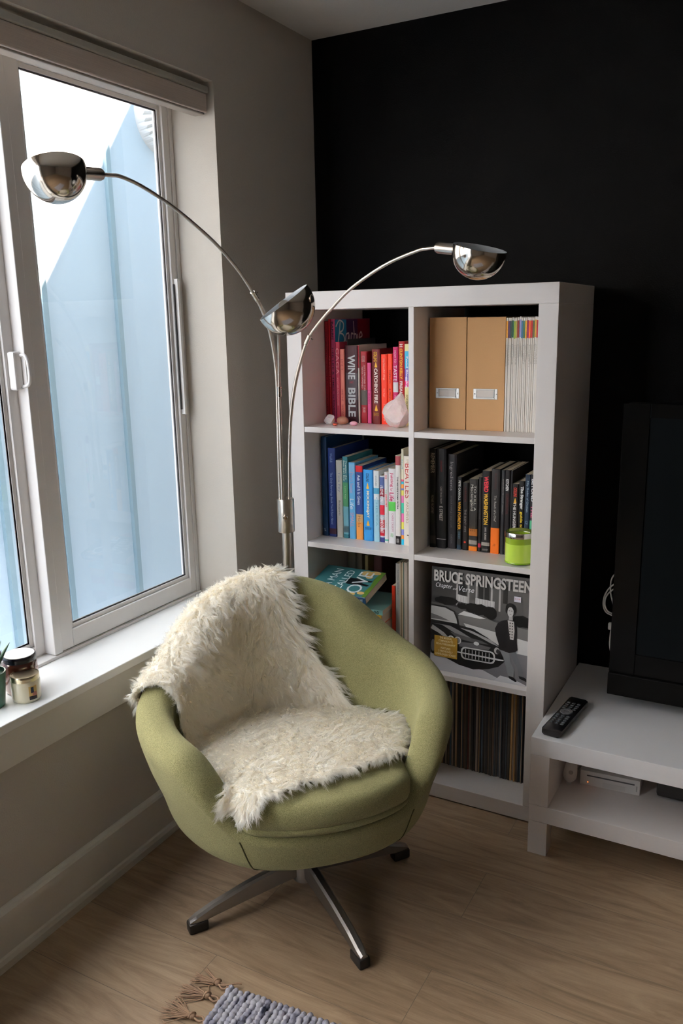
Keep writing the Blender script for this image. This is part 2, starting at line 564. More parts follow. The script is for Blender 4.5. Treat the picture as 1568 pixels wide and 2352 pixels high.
# rolled blind in the head of the recess
bl = root('roller_blind', 'rolled-up grey-brown fabric blind in the head of the window recess', 'blind', (-0.038, -1.6, 2.0))
FAB = mat('blind_fabric', lin((0.76, 0.71, 0.67)), 0.85, var=(8, 0.18, (1, 1, 60)), bump=(10, 0.0008, (1, 1, 120)))
bm = bmesh.new()
add_box(bm, (-0.034, -2.07, 0.013), (0.026, 1.060, 0.030), 0.003)
bm_obj('head_rail', bm, mat('blind_rail', lin((0.66, 0.65, 0.61)), 0.5), bl)
bm = bmesh.new()
add_box(bm, (-0.030, -2.06, -0.036), (0.021, 1.056, 0.013), 0.003)
bm_obj('fabric_roll', bm, FAB, bl)
bm = bmesh.new()
add_box(bm, (-0.020, -2.06, -0.041), (0.014, 1.054, -0.034), 0.003)
bm_obj('bottom_bar', bm, mat('blind_bar', lin((0.60, 0.57, 0.54)), 0.5), bl)
tube('end_pin', [(0.012, 1.020, -0.034), (0.012, 1.050, -0.036)], 0.0035, DARKGAP, bl, 8)
# ------------------------------------------------------------------ bookcase
LAQ = mat('white_laminate', lin((0.875, 0.85, 0.835)), 0.34)
BX, BYF, BD, BW, BH = 0.1349, -0.4213, 0.39, 0.79, 1.49
TH, SHT = 0.05, 0.016
CW = (BW - 2 * TH - SHT) / 2
CZ = (BH - 2 * TH - 3 * SHT) / 4
bc = root('bookcase', 'tall white open bookcase of eight cubes against the black wall', 'bookcase', (BX, BYF, 0))
y0, y1 = 0, BD
box('top_panel', (0, y0, BH - TH), (BW, y1, BH), LAQ, bc, 0.0012)
box('bottom_panel', (0, y0, 0.004), (BW, y1, TH), LAQ, bc, 0.0012)
for x in (0, BW - TH):
    box('side_panel', (x, y0, TH), (x + TH, y1, BH - TH), LAQ, bc, 0.0012)
box('divider', (TH + CW, y0 + 0.001, TH), (TH + CW + SHT, y1, BH - TH), LAQ, bc, 0.0008)
SHZ = [BH - TH - CZ * (i + 1) - SHT * i for i in range(3)]
for z in SHZ:
    for x in (TH, TH + CW + SHT):
        box('shelf', (x, y0 + 0.002, z - SHT), (x + CW, y1, z), LAQ, bc, 0.0008)

# ------------------------------------------------------------------ tv bench
tb = root('tv_bench', 'low white media bench with an open shelf, beside the bookcase', 'tv bench', (0.9280, -0.5495, 0))
TW, TD = 1.49, 0.535
box('top', (0, 0, 0.290), (TW, TD, 0.340), mat('white_laminate_lit', lin((0.95, 0.94, 0.935)), 0.3), tb, 0.0012)  # top's white raised above the shelf's to stand in for stronger light
box('lower_shelf', (0, 0, 0.0975), (TW, TD, 0.145), LAQ, tb, 0.0012)
for x in (0, TW - 0.05):
    for y in (0, TD - 0.05):
        box('leg', (x, y, 0), (x + 0.05, y + 0.05, 0.0975), LAQ, tb, 0.0008)
    box('side_support', (x, 0, 0.145), (x + 0.05, TD, 0.290), LAQ, tb, 0.0008)

# ------------------------------------------------------------------ armchair
FCX, FCY, PHI = 0.4754, -0.9614, R(-45.0)
HK = [0, 30, 37, 44, 52, 62, 80, 110, 140, 165, 180]
HV = [0.368, 0.369, 0.382, 0.425, 0.485, 0.525, 0.538, 0.592, 0.706, 0.745, 0.756]
RK = [0, 40, 65, 95, 135, 180]
RV = [0.352, 0.372, 0.374, 0.385, 0.332, 0.322]
GK = [.176, .23, .28, .35, .43, .52, .65, .80]
GV = [.40, .62, .81, .868, .940, .988, .985, 1.013]
TK = [0, 30, 41, 60, 110, 180]
TV = [0.050, 0.050, 0.064, 0.084, 0.085, 0.078]
def pchip(xs, ys, x):
    n = len(xs)
    if x <= xs[0]: return ys[0]
    if x >= xs[-1]: return ys[-1]
    i = 0
    while x > xs[i + 1]: i += 1
    def sl(k):
        if k == 0: return 0.0
        if k == n - 1: return (ys[-1] - ys[-2]) / (xs[-1] - xs[-2])
        d0 = (ys[k] - ys[k - 1]) / (xs[k] - xs[k - 1]); d1 = (ys[k + 1] - ys[k]) / (xs[k + 1] - xs[k])
        return 0 if d0 * d1 <= 0 else 2 * d0 * d1 / (d0 + d1)
    h = xs[i + 1] - xs[i]; t = (x - xs[i]) / h
    m0, m1 = sl(i) * h, sl(i + 1) * h
    return (2*t**3-3*t*t+1)*ys[i] + (t**3-2*t*t+t)*m0 + (-2*t**3+3*t*t)*ys[i+1] + (t**3-t*t)*m1
def sh_r(d, z): return pchip(RK, RV, abs(d)) * pchip(GK, GV, z)
def sh_prof(d):
    th = pchip(TK, TV, abs(d)); h = pchip(HK, HV, abs(d))
    zr = h - th / 2; z0 = GK[0]
    p = [(0.0, z0 - 0.006), (0.08, z0 - 0.006), (sh_r(d, z0) * .72, z0 - 0.004)]
    for i in range(25):
        z = z0 + (zr - z0) * i / 24
        p.append((sh_r(d, z), z))
    ro = sh_r(d, zr)
    for i in range(1, 12):
        a = math.pi * i / 12
        ca = math.cos(a); sa = math.sin(a)
        p.append((ro - th/2 + th/2 * math.copysign(abs(ca) ** 0.85, ca), zr + th/2 * abs(sa) ** 0.9))
    zi = 0.27
    for i in range(17):
        z = zr + (zi - zr) * i / 16
        p.append((sh_r(d, z) - th, z))
    p.append((0.0, zi))
    return p
def fabric():
    m = bpy.data.materials.new('olive_woven_wool')
    m.use_nodes = True
    nt = m.node_tree; N = nt.nodes.new; L = nt.links.new
    b = nt.nodes['Principled BSDF']
    b.inputs['Roughness'].default_value = 0.92
    b.inputs['Specular IOR Level'].default_value = 0.2
    b.inputs['Sheen Weight'].default_value = 0.2
    b.inputs['Sheen Roughness'].default_value = 0.6
    b.inputs['Sheen Tint'].default_value = (0.9, 0.9, 0.6, 1)
    tc = N('ShaderNodeTexCoord')
    n1 = N('ShaderNodeTexNoise'); n1.inputs['Scale'].default_value = 850; n1.inputs['Detail'].default_value = 3
    L(tc.outputs['Object'], n1.inputs['Vector'])
    cr = N('ShaderNodeValToRGB')
    e = cr.color_ramp.elements
    e[0].position = 0.33; e[0].color = (*lin((0.36, 0.357, 0.23)), 1)
    e[1].position = 0.67; e[1].color = (*lin((0.572, 0.565, 0.405)), 1)
    L(n1.outputs['Fac'], cr.inputs['Fac'])
    n2 = N('ShaderNodeTexNoise'); n2.inputs['Scale'].default_value = 14; n2.inputs['Detail'].default_value = 6
    L(tc.outputs['Object'], n2.inputs['Vector'])
    mx = N('ShaderNodeMix'); mx.data_type = 'RGBA'; mx.blend_type = 'MULTIPLY'; mx.inputs['Factor'].default_value = 0.5
    cr2 = N('ShaderNodeValToRGB'); cr2.color_ramp.elements[0].color = (0.75, 0.75, 0.72, 1); cr2.color_ramp.elements[1].color = (1, 1, 1, 1)
    L(n2.outputs['Fac'], cr2.inputs['Fac']); L(cr.outputs['Color'], mx.inputs['A']); L(cr2.outputs['Color'], mx.inputs['B'])
    L(mx.outputs['Result'], b.inputs['Base Color'])
    bp = N('ShaderNodeBump'); bp.inputs['Distance'].default_value = 0.0012; bp.inputs['Strength'].default_value = 0.8
    L(n1.outputs['Fac'], bp.inputs['Height']); L(bp.outputs['Normal'], b.inputs['Normal'])
    return m
OLIVE = fabric()
CHROME = mat('brushed_steel', (0.33, 0.325, 0.315), 0.42, 1.0)
RUBBER = mat('black_rubber', (0.012, 0.012, 0.012), 0.45)
ch = root('armchair', 'olive green swivel tub armchair on a four-star steel base, by the window', 'armchair', (FCX, FCY, 0), (0, 0, PHI))
# local frame of the chair: +x is its front, +y its side towards the bookcase
def chair_pt(d, r, z):
    a = R(d); return (r * math.cos(a), r * math.sin(a), z)
bm = bmesh.new()
rows = []
ND = 180
for k in range(ND):
    d = -180 + 360 * k / ND
    rows.append([bm.verts.new(chair_pt(d, r, z)) for r, z in sh_prof(d)])
for k in range(ND):
    a, b = rows[k], rows[(k + 1) % ND]
    for i in range(len(a) - 1):
        bm.faces.new((a[i], a[i + 1], b[i + 1], b[i]))
bmesh.ops.remove_doubles(bm, verts=bm.verts, dist=1e-5)
shell = bm_obj('shell', bm, OLIVE, ch, smooth=True)
# seat cushion
def cush_z(x): return 0.377 + 0.118 * (x + 0.27) if x > -0.27 else 0.377
bm = bmesh.new()
NR = 14; NA = 96
def cush_R(d):
    zz = 0.40
    base = sh_r(d, zz) - pchip(TK, TV, abs(d)) + 0.004
    fr = 0.322
    w = max(0.0, min(1.0, (52 - abs(d)) / 22)); w = w * w * (3 - 2 * w)
    return base * (1 - w) + fr * w
rings = []
def cush_ring(fr, dz, side):
    out = []
    for k in range(NA):
        d = -180 + 360 * k / NA
        r = cush_R(d) * fr
        x, y, _ = chair_pt(d, r, 0)
        xx = x
        top = cush_z(xx) + 0.016 * max(0.0, 1 - (r / 0.32) ** 2)
        z = top + dz if side else top - 0.085 + dz
        out.append(bm.verts.new((x, y, z)))
    return out
spec = [(0.02, 0, 1), (0.25, 0, 1), (0.5, 0, 1), (0.7, 0, 1), (0.85, -0.001, 1), (0.93, -0.005, 1), (0.975, -0.013, 1), (0.995, -0.026, 1), (1.0, -0.036, 1), (1.0, -0.047, 1), (0.992, -0.0565, 1), (0.985, -0.0575, 1), (0.992, -0.0585, 1), (0.992, -0.068, 1), (0.97, -0.077, 1), (0.9, -0.080, 1), (0.5, -0.080, 1), (0.02, -0.080, 1)]
rings = [cush_ring(*s) for s in spec]
for a, b in zip(rings, rings[1:]):
    for k in range(NA):
        bm.faces.new((a[k], a[(k + 1) % NA], b[(k + 1) % NA], b[k]))
bm.faces.new(rings[0]); bm.faces.new(rings[-1][::-1])
cushion = bm_obj('seat_cushion', bm, OLIVE, ch, smooth=True)
# welt seams: where the front panel meets the arms, and down the inside of the arms
SEAM = mat('olive_seam', lin((0.26, 0.26, 0.13)), 0.95)
for s in (-1, 1):
    pts = []
    for i in range(16):
        z = 0.182 + (0.352 - 0.182) * i / 15
        d = s * (37 - 6 * (1 - i / 15))
        pts.append(chair_pt(d, sh_r(d, z) + 0.0002, z))
    tube('seam', pts, 0.0016, SEAM, ch, 6)
# steel base
lathe('column', [(0, 0.045), (0.030, 0.045), (0.030, 0.10), (0.026, 0.105), (0.026, 0.172), (0, 0.172)], CHROME, ch, 24)
lathe('mounting_plate', [(0, 0.160), (0.10, 0.160), (0.10, 0.1705), (0, 0.1705)], mat('dark_steel', (0.05, 0.05, 0.05), 0.4, 0.8), ch, 24)
FEET = [(0.3091, -1.2076), (0.723, -1.1195), (0.6417, -0.7153), (0.2278, -0.8034)]
for fx, fy in FEET:
    a = math.atan2(fy - FCY, fx - FCX) - PHI
    L_ = math.hypot(fx - FCX, fy - FCY)
    mt = Matrix.Rotation(a, 4, 'Z')
    bm = bmesh.new()
    st = [(0.020, 0.060, 0.106, 0.013), (0.07, 0.054, 0.101, 0.012), (0.16, 0.041, 0.082, 0.011), (0.24, 0.030, 0.060, 0.011), (L_ - 0.012, 0.022, 0.043, 0.011), (L_ + 0.004, 0.020, 0.034, 0.009)]
    rg = []
    for x, zb, zt, w in st:
        b_ = min(0.006, (zt - zb) / 3)
        sec = [(-w, zb), (w, zb), (w, zt - b_), (w - 0.005, zt), (-w + 0.005, zt), (-w, zt - b_)]
        rg.append([bm.verts.new(mt @ Vector((x, y, z))) for y, z in sec])
    for p, q_ in zip(rg, rg[1:]):
        for k in range(6):
            bm.faces.new((p[k], p[(k + 1) % 6], q_[(k + 1) % 6], q_[k]))
    bm.faces.new(rg[0]); bm.faces.new(rg[-1][::-1])
    leg = bm_obj('leg', bm, CHROME, ch)
    bm = bmesh.new()
    add_box(bm, (L_ - 0.040, -0.0145, 0.0), (L_ + 0.008, 0.0145, 0.027), 0.005, mtx=mt)
    bm_obj('glide', bm, RUBBER, leg, smooth=True, sharp=40)
# ------------------------------------------------------------------ three-armed floor lamp
NICK = mat('brushed_nickel', (0.50, 0.455, 0.40), 0.28, 1.0)
POLI = mat('polished_nickel', (0.54, 0.49, 0.43), 0.12, 1.0)
INNER = mat('shade_inside_enamel', lin((0.72, 0.74, 0.76)), 0.5)
PX, PY = 0.190, -0.545
fl = root('floor_lamp', 'brushed nickel floor lamp with three arching arms, behind the green armchair', 'floor lamp', (PX, PY, 0))
lathe('base', [(0, 0), (0.125, 0), (0.127, 0.004), (0.127, 0.018), (0.122, 0.024), (0.03, 0.030), (0.018, 0.040), (0, 0.040)], NICK, fl, 48)
lathe('pole', [(0, 0.035), (0.0138, 0.035), (0.0138, 0.818), (0, 0.818)], NICK, fl, 24)
cl = lathe('collar', [(0, 0.815), (0.0242, 0.815), (0.0250, 0.818), (0.0250, 0.909), (0.0240, 0.9125), (0, 0.9125)], NICK, fl, 40)
kd = Vector((0.50, -0.866, -0.03)).normalized()
lathe('knob', [(0, 0), (0.0042, 0), (0.0042, 0.006), (0.0068, 0.008), (0.0068, 0.014), (0.0050, 0.0165), (0, 0.0165)], POLI, cl, 20, origin=Vector((0, 0, 0.866)) + kd * 0.0235, axis=kd)
Lo = lambda p: (p[0] - PX, p[1] - PY, p[2])
ARML = [(0.178, -0.553, 0.90), (0.1785, -0.5535, 1.0335), (0.180, -0.553, 1.157), (0.1840, -0.5575, 1.2542), (0.1865, -0.5705, 1.3261), (0.1875, -0.5916, 1.3907), (0.1865, -0.6233, 1.4444), (0.1853, -0.6499, 1.4754), (0.1827, -0.7099, 1.5335), (0.1791, -0.7915, 1.592), (0.175, -0.883, 1.6399), (0.1713, -0.9676, 1.6764), (0.1678, -1.0465, 1.702), (0.1653, -1.1025, 1.7125), (0.1642, -1.1271, 1.7115), (0.1632, -1.1530, 1.7095)]
ARMR = [(0.2040, -0.545, 0.90), (0.2110, -0.549, 1.0349), (0.2225, -0.5525, 1.1464), (0.2402, -0.5563, 1.2314), (0.266, -0.5621, 1.3027), (0.2952, -0.5687, 1.3605), (0.329, -0.5764, 1.3965), (0.3785, -0.5875, 1.4377), (0.4375, -0.6008, 1.4811), (0.5074, -0.6166, 1.5178), (0.5737, -0.6315, 1.5446), (0.6491, -0.6485, 1.5644), (0.674, -0.654, 1.5668), (0.6996, -0.6599, 1.5672)]
ARMC = [(0.192, -0.562, 0.90), (0.1935, -0.5645, 1.02), (0.1945, -0.565, 1.10), (0.197, -0.567, 1.22), (0.209, -0.581, 1.30), (0.232, -0.615, 1.365), (0.270, -0.670, 1.398), (0.320, -0.742, 1.422), (0.380, -0.828, 1.436), (0.425, -0.893, 1.440), (0.450, -0.929, 1.440)]
FH = Vector((-0.482, 0.876, 0)); RH = Vector((0.878, 0.478, 0)); UZ = Vector((0, 0, 1))
def shade(arm, c, axis, sock_end):
    c = Vector(c); ax = Vector(axis).normalized()
    Rr = 0.0605
    prof = []
    n = 20
    cut = math.asin(0.14)
    for i in range(n + 1):
        a = -math.pi / 2 + (math.pi / 2 + cut) * i / n
        prof.append((max(0.0, Rr * math.cos(a)), Rr * math.sin(a)))
    s = lathe('lamp_shade', prof, POLI, fl, 64, Lo(c), ax, sharp=80)
    s.data.materials.append(INNER)
    bm = bmesh.new()
    ri = Rr - 0.0016
    pin = [(max(0.0, ri * math.cos(a)), ri * math.sin(a)) for a in [cut - (math.pi / 2 + cut) * i / n for i in range(n + 1)]]
    pin = [(Rr * math.cos(cut), Rr * math.sin(cut))] + pin
    add_lathe(bm, pin, 64, Lo(c), ax)
    bm_obj('reflector', bm, INNER, s, smooth=True)
    se = Vector(sock_end)
    d = (se - c); d -= ax * 0  # socket runs from the bowl's shoulder to the arm
    L_ = d.length
    d.normalize()
    lathe('socket', [(0, Rr * 0.90), (0.0125, Rr * 0.90), (0.0128, Rr * 0.97), (0.0128, L_ - 0.006), (0.0108, L_ - 0.001), (0.006, L_), (0, L_)], NICK, s, 28, Lo(c), d)
    bm = bmesh.new()
    add_lathe(bm, [(0, -0.022), (0.011, -0.022), (0.012, -0.012), (0.020, 0.0), (0.022, 0.010), (0.018, 0.020), (0.009, 0.026), (0, 0.027)], 20, Lo(c - ax * 0.026), ax)
    bm_obj('bulb', bm, mat('frosted_bulb', (0.8, 0.8, 0.78), 0.4), s, smooth=True)
for pts, cen, axis, jt in (
        (ARML, (0.1576, -1.2745, 1.7002), UZ - RH * 0.21 + FH * 0.24, 7),
        (ARMC, (0.5184, -1.0274, 1.4401), UZ * 0.82 - RH * 0.57 - FH * 0.13, 3),
        (ARMR, (0.8111, -0.6851, 1.5505), UZ + RH * 0.17 - FH * 0.22, 5)):
    P_ = [Vector(Lo(p)) for p in catmull(pts, 8)]
    j = jt * 8
    arm = tube('arm', P_, [0.0050 if i <= j else 0.0041 for i in range(len(P_))], NICK, fl, 14)
    tdir = (P_[j + 2] - P_[j - 2]).normalized()
    tube('joint', [P_[j] - tdir * 0.014, P_[j] + tdir * 0.014], 0.0066, POLI, arm, 14)
    sd = tdir.cross(FH).normalized()
    if sd.dot(RH) < 0: sd = -sd
    tube('set_screw', [P_[j] + tdir * 0.006 + sd * 0.005, P_[j] + tdir * 0.006 + sd * 0.0125], 0.0022, POLI, arm, 8)
    shade(arm, cen, axis, pts[-1])
# ------------------------------------------------------------------ books and other things in the bookcase
PAGES = mat('book_pages', lin((0.80, 0.75, 0.66)), 0.9, var=(30, .12, (1, 1, 1)), bump=(25, 0.0006, (40, 1, 1)))
Z1, Z2, Z3 = SHZ
def C(h):
    h = h.lstrip('#'); return tuple(int(h[i:i + 2], 16) / 255 for i in (0, 2, 4))
def book(x0, x1, yf, z, h, d, col, label, group, texts=(), bands=(), hard=False, back=None, covertxt=None, cat='book', pages=None, gloss=0.4):
    """an upright book: x0..x1 spine, yf the spine's front, z the shelf; texts run down the spine:
    (string, from top, to top (metres), width fraction, colour, across fraction, bold)"""
    x0 += 0.0003; x1 -= 0.0003
    w = x1 - x0
    b = root('book', label, cat, (x0, yf, z + 0.0002), (0, 0, 0), group)
    cm = flat(C(col), gloss)
    t = min(0.0022 if hard else 0.0007, w * 0.2)
    sq = 0.003 if hard else 0.0
    sp = min(0.0035, w * 0.25)
    bm = bmesh.new()
    # one wrap: rounded spine and two boards
    sec = [(0, d), (0, sp), (w * 0.06, sp * 0.35), (w * 0.25, sp * 0.05), (w * 0.5, 0), (w * 0.75, sp * 0.05), (w * 0.94, sp * 0.35), (w, sp), (w, d), (w - t, d), (w - t, sp + t), (w / 2, sp * 0.6 + t), (t, sp + t), (t, d)]
    va = [bm.verts.new((x, y, 0)) for x, y in sec]; vb = [bm.verts.new((x, y, h)) for x, y in sec]
    n = len(sec)
    for i in range(n):
        j = (i + 1) % n
        bm.faces.new((va[i], va[j], vb[j], vb[i]))
    bm.faces.new(va); bm.faces.new(vb)
    bm_obj('cover', bm, cm, b, smooth=False)
    bm = bmesh.new()
    add_box(bm, (t, sp * 0.8 + t, sq), (w - t, d - sq * 1.3 - 0.0005, h - sq - (0 if hard else 0.0004)))
    bm_obj('pages', bm, pages or PAGES, b)
    for (za, zb, c) in bands:      # printed bands on the spine, metres from the bottom
        bb = bmesh.new()
        sec2 = [(0.0, sp), (w * 0.06, sp * 0.35), (w * 0.25, sp * 0.05), (w * 0.5, 0), (w * 0.75, sp * 0.05), (w * 0.94, sp * 0.35), (w, sp)]
        va = [bb.verts.new((x, y - 0.00012, za)) for x, y in sec2]; vb = [bb.verts.new((x, y - 0.00012, zb)) for x, y in sec2]
        for i in range(len(sec2) - 1):
            bb.faces.new((va[i], va[i + 1], vb[i + 1], vb[i]))
        bm_obj('spine_band', bb, flat(C(c), gloss), b)
    for tx in texts:
        s, a0, a1, wf, c, ac, bold = list(tx) + [0.5, 0.0][len(tx) - 5:]
        ht = w * wf
        # reading down the spine: text right = -z, text up = +x
        text(s, 'title', (w * ac - ht / 2, -0.0004, h - a0), (0, 0, -1), (1, 0, 0), a1 - a0, ht, flat(C(c), 0.5), b, bold)
    return b

Y1 = -0.290
G1 = 'pink, red and orange books in the upper cube'
book(0.1858, 0.1998, Y1, Z1, .303, .22, '8e1426', 'tall thin crimson book against the wall side of the top left cube', G1, [('CLASSIC COLLECTION', .03, .27, .30, '4d0a14')])
book(0.2003, 0.2070, Y1, Z1, .309, .235, '9a1220', 'very thin tall red book with tiny pale lettering, left of the purple-pink one', G1, [('FASHION FUN', .11, .20, .40, 'd98a92')])
bb = book(0.2072, 0.2224, Y1, Z1, .309, .235, '9c2f5c', 'tall purple-pink book with black spine lettering and white script on its blue cover', G1, [('BARBIE', .008, .062, .50, '2a0d1e', .5, .02), ('HER LIFE & TIMES', .085, .215, .42, '2a0d1e', .5, .01), ('by BillyBoy*', .225, .292, .42, '2a0d1e', .5, .01)], hard=True)
# its cover faces the middle of the cube: blue, then deep red, with a scrawled title
W_ = 0.2224 - 0.0003 - 0.2072 - 0.0003 + 0.0003
poly('cover_picture', [(0.003, 0.002), (0.075, 0.002), (0.075, 0.307), (0.003, 0.307)], flat(C('1a78a0')), bb, (0.01465, 0, 0), (0, 1, 0), (0, 0, 1), 0.0001)
poly('cover_picture', [(0.075, 0.002), (0.15, 0.002), (0.15, 0.307), (0.075, 0.307)], flat(C('4a2a55')), bb, (0.01465, 0, 0), (0, 1, 0), (0, 0, 1), 0.0001)
poly('cover_picture', [(0.15, 0.002), (0.233, 0.002), (0.233, 0.307), (0.15, 0.307)], flat(C('7a1426')), bb, (0.01465, 0, 0), (0, 1, 0), (0, 0, 1), 0.0001)
def stroke(name, pts, wd, m, parent, o, right, upv, off):
    """a pen stroke as a flat ribbon"""
    P_ = [Vector((a, b_, 0)) for a, b_ in pts]
    P_ = catmull(P_, 5)
    right = Vector(right); upv = Vector(upv); nr = right.cross(upv).normalized(); o = Vector(o)
    vs = []
    for i, p in enumerate(P_):
        t = (P_[min(i + 1, len(P_) - 1)] - P_[max(i - 1, 0)]).normalized()
        q = Vector((-t.y, t.x, 0)) * wd / 2
        for s in (-1, 1):
            v = p + q * s
            vs.append(o + right * v.x + upv * v.y + nr * off)
    return mesh_obj(name, vs, [(2 * i, 2 * i + 1, 2 * i + 3, 2 * i + 2) for i in range(len(P_) - 1)], m, parent)
WHT = flat(C('e8dcd8'))
SCR = [[(.022, .240), (.030, .270), (.036, .300)], [(.008, .286), (.030, .304), (.056, .296), (.052, .276), (.030, .268), (.054, .262), (.062, .244), (.040, .233), (.016, .238)],
       [(.092, .266), (.074, .262), (.070, .244), (.082, .238), (.092, .262), (.092, .240), (.102, .242)], [(.104, .240), (.108, .264), (.120, .262)], [(.122, .302), (.126, .262), (.124, .240), (.138, .240), (.140, .260), (.126, .262)], [(.150, .262), (.150, .240), (.158, .241)], [(.162, .250), (.180, .256), (.172, .268), (.160, .254), (.168, .240), (.192, .244)]]
for k_, st in enumerate(SCR):
    stroke('title', st, 0.005, WHT, bb, (0.01465, 0, 0), (0, 1, 0), (0, 0, 1), 0.0002)
book(0.2226, 0.2376, Y1, Z1, .241, .17, 'b43a55', 'rose-pink book with large thin pale capitals at the top of its spine', G1, [('GAGA', .018, .096, .78, 'e29aa6', .5), ('ANOTHER FAME MONSTER', .105, .19, .35, 'e29aa6')])
book(0.2378, 0.2534, Y1, Z1, .220, .15, 'e08478', 'salmon pink paperback left of the thick dark wine book', G1, [('LOVE IT', .03, .062, .5, 'a04040'), ('KRISTINE', .12, .155, .4, 'a04040'), ('SIMONE', .165, .20, .4, 'a04040')])
book(0.2536, 0.2550, Y1 + .02, Z1, .249, .19, '3c3f42', 'thin dark grey booklet tucked behind the thick wine book', G1)
book(0.2552, 0.2984, Y1, Z1, .231, .18, '3c1620', 'thick dark maroon book with big silver WINE BIBLE lettering', G1, [('WINE', .028, .100, .58, 'd9dfe0', .52, .03), ('THE', .104, .112, .3, 'b04050', .5), ('BIBLE', .125, .212, .58, 'd9dfe0', .52, .03)],
     bands=[(.07, .15, '4d444c')])
bw = book(0.2988, 0.3040, Y1, Z1, .2315, .19, 'd8cfc4', 'slim cream book whose top edge sticks out right of the thick maroon book', G1, bands=[(.165, .231, '7a1420')])
book(0.3046, 0.3270, Y1 + .004, Z1, .213, .145, '93202c', 'dark red paperback with a small grey animal picture on its spine', G1, [('A MOSTLY TRUE MEMOIR', .012, .030, .5, 'd0a0a0', .5), ("LET'S PRETEND THIS", .04, .115, .22, 'e8c8c8', .68), ('NEVER HAPPENED', .045, .108, .22, 'e8c8c8', .32), ('JENNY LAWSON', .165, .18, .5, 'e8c8c8', .5)], bands=[(.055, .100, '55524e')])
book(0.3276, 0.3412, Y1 + .003, Z1, .180, .13, 'cc4f86', 'short bright pink book, the lowest of its row', G1, [('BLUSH', .09, .12, .4, '9a2f5e')], bands=[(.0985, .0995, '8c2a55')])
book(0.3444, 0.3734, Y1, Z1, .220, .145, '5f1214', 'dark red hardback with white capitals and gold arrow emblems on its spine', G1, [('COLLINS', .008, .036, .38, 'e8b830', .45, .02), ('CATCHING FIRE', .056, .158, .40, 'f2e6dc', .5, .03), ('SCHOLASTIC', .186, .196, .6, 'c89030', .5)], hard=True)
def flame(b, xs, z0, z1, wd):
    poly('emblem', [(-wd / 2, 0), (0, -0.1 * (z1 - z0)), (wd / 2, 0), (wd * .15, (z1 - z0) * .8), (0, z1 - z0), (-wd * .15, (z1 - z0) * .8)], flat(C('e8b040')), b, (xs, -0.0005, z0), (1, 0, 0), (0, 0, 1), 0.0)
bo = COL.objects[-1].parent
flame(bo, .0145, .168, .184, .009); flame(bo, .0145, .040, .058, .010)
book(0.3736, 0.3952, Y1 + .002, Z1, .205, .14, 'e0361e', 'orange-red paperback with thin white lettering, right of the dark red hardback', G1, [('tiny beautiful things', .012, .075, .32, 'f5c8b8', .5), ('Dear Sugar', .1, .125, .2, 'f5c8b8', .5), ('Cheryl Strayed', .145, .195, .32, 'f5c8b8', .5)])
book(0.3956, 0.4118, Y1 + .002, Z1, .206, .14, 'dd3d20', 'orange-red paperback with dark spine lettering beside the magenta book', G1, [('TOMATO', .045, .085, .35, '5a1a10', .5), ('& MOZZARELLA', .10, .17, .35, '5a1a10', .5)])
book(0.4133, 0.4308, Y1, Z1, .226, .16, 'ad1d5c', 'magenta book lettered HOW TO TASTE with a white barcode label on its spine', G1, [('HOW TO', .010, .045, .38, 'e8b0c8', .5), ('TASTE', .052, .098, .62, 'f6e4ee', .5, .01), ('MANCINI', .14, .17, .35, 'e8b0c8', .5)], bands=[(.096, .125, 'e4e0e2')])
book(0.4312, 0.4508, Y1, Z1, .242, .17, '9c1b22', 'deep red tall book with yellow then white capitals, behind the pink crystal', G1, [('H', .008, .016, .5, 'f0e0d8', .5, .02), ('CLINTON KELLY', .020, .108, .46, 'e8b428', .5, .03), ("FREAKIN'", .114, .170, .46, 'f4ece8', .5, .03)])
book(0.4512, 0.4680, Y1 - .002, Z1, .234, .18, 'f0e7a8', 'pale yellow and blue book lettered Food Blogging, at the divider', G1, [('Food Blogging', .035, .125, .45, 'f8f8ff', .5, .03), ('FOR DUMMIES', .145, .20, .4, '6a6a50', .5)], bands=[(.165, .214, '3aa6d0'), (.130, .165, '6f5fb0'), (.112, .130, 'd83a80')])

Y2 = -0.336
G2 = 'blue and white books in the middle cube'
book(0.1892, 0.2103, Y2, Z2, .311, .24, '163a5e', 'tallest navy blue book, first in the row of blue books', G2, [('THE COMPLETE WORLD OF SPORTS', .11, .21, .22, '2f6a90', .45), ('pf', .288, .296, .35, 'b8ccd8', .5)], hard=True)
ba = book(0.2128, 0.2399, Y2, Z2, .278, .23, '1d3474', 'royal blue hardback, The Only Astrology Book lettering on its spine', G2, [('Woolfolk', .016, .045, .35, '7f98cc', .5), ("The Only Astrology Book You'll Ever Need", .075, .238, .38, '8fa4d4', .45)], bands=[(.008, .026, '3a2434')], hard=True)
book(0.2410, 0.2634, Y2, Z2, .242, .16, 'c9c8c0', 'pale grey book between the royal blue and the teal books', G2, [('Tina Fey', .036, .098, .45, '8288a8', .5), ('Bossypants', .125, .172, .38, '4a4a50', .5)])
bt = book(0.2637, 0.2830, Y2, Z2, .254, .17, '2f6f7c', 'teal and green book about training the best dog ever', G2, [('Training the', .012, .070, .34, 'e4eee0', .68, .02), ('Best Dog Ever', .012, .076, .34, 'e4eee0', .32, .02), ('Larry Kay', .09, .13, .3, 'b0d0b0', .5)], bands=[(.10, .175, '4a8c62'), (.012, .10, '6fa8b8'), (.018, .038, '8a7a70')])
book(0.2846, 0.3075, Y2, Z2, .238, .16, '5fa6d6', 'sky blue paperback with pale pink lettering and a white script word Life', G2, [('Don\'t Sweat', .03, .095, .5, 'b59ab8', .5), ('Life', .112, .145, .6, 'f0f6fa', .5), ('SMALL', .155, .20, .5, 'c496b0', .5)], bands=[(.205, .232, '7ab0d8')])
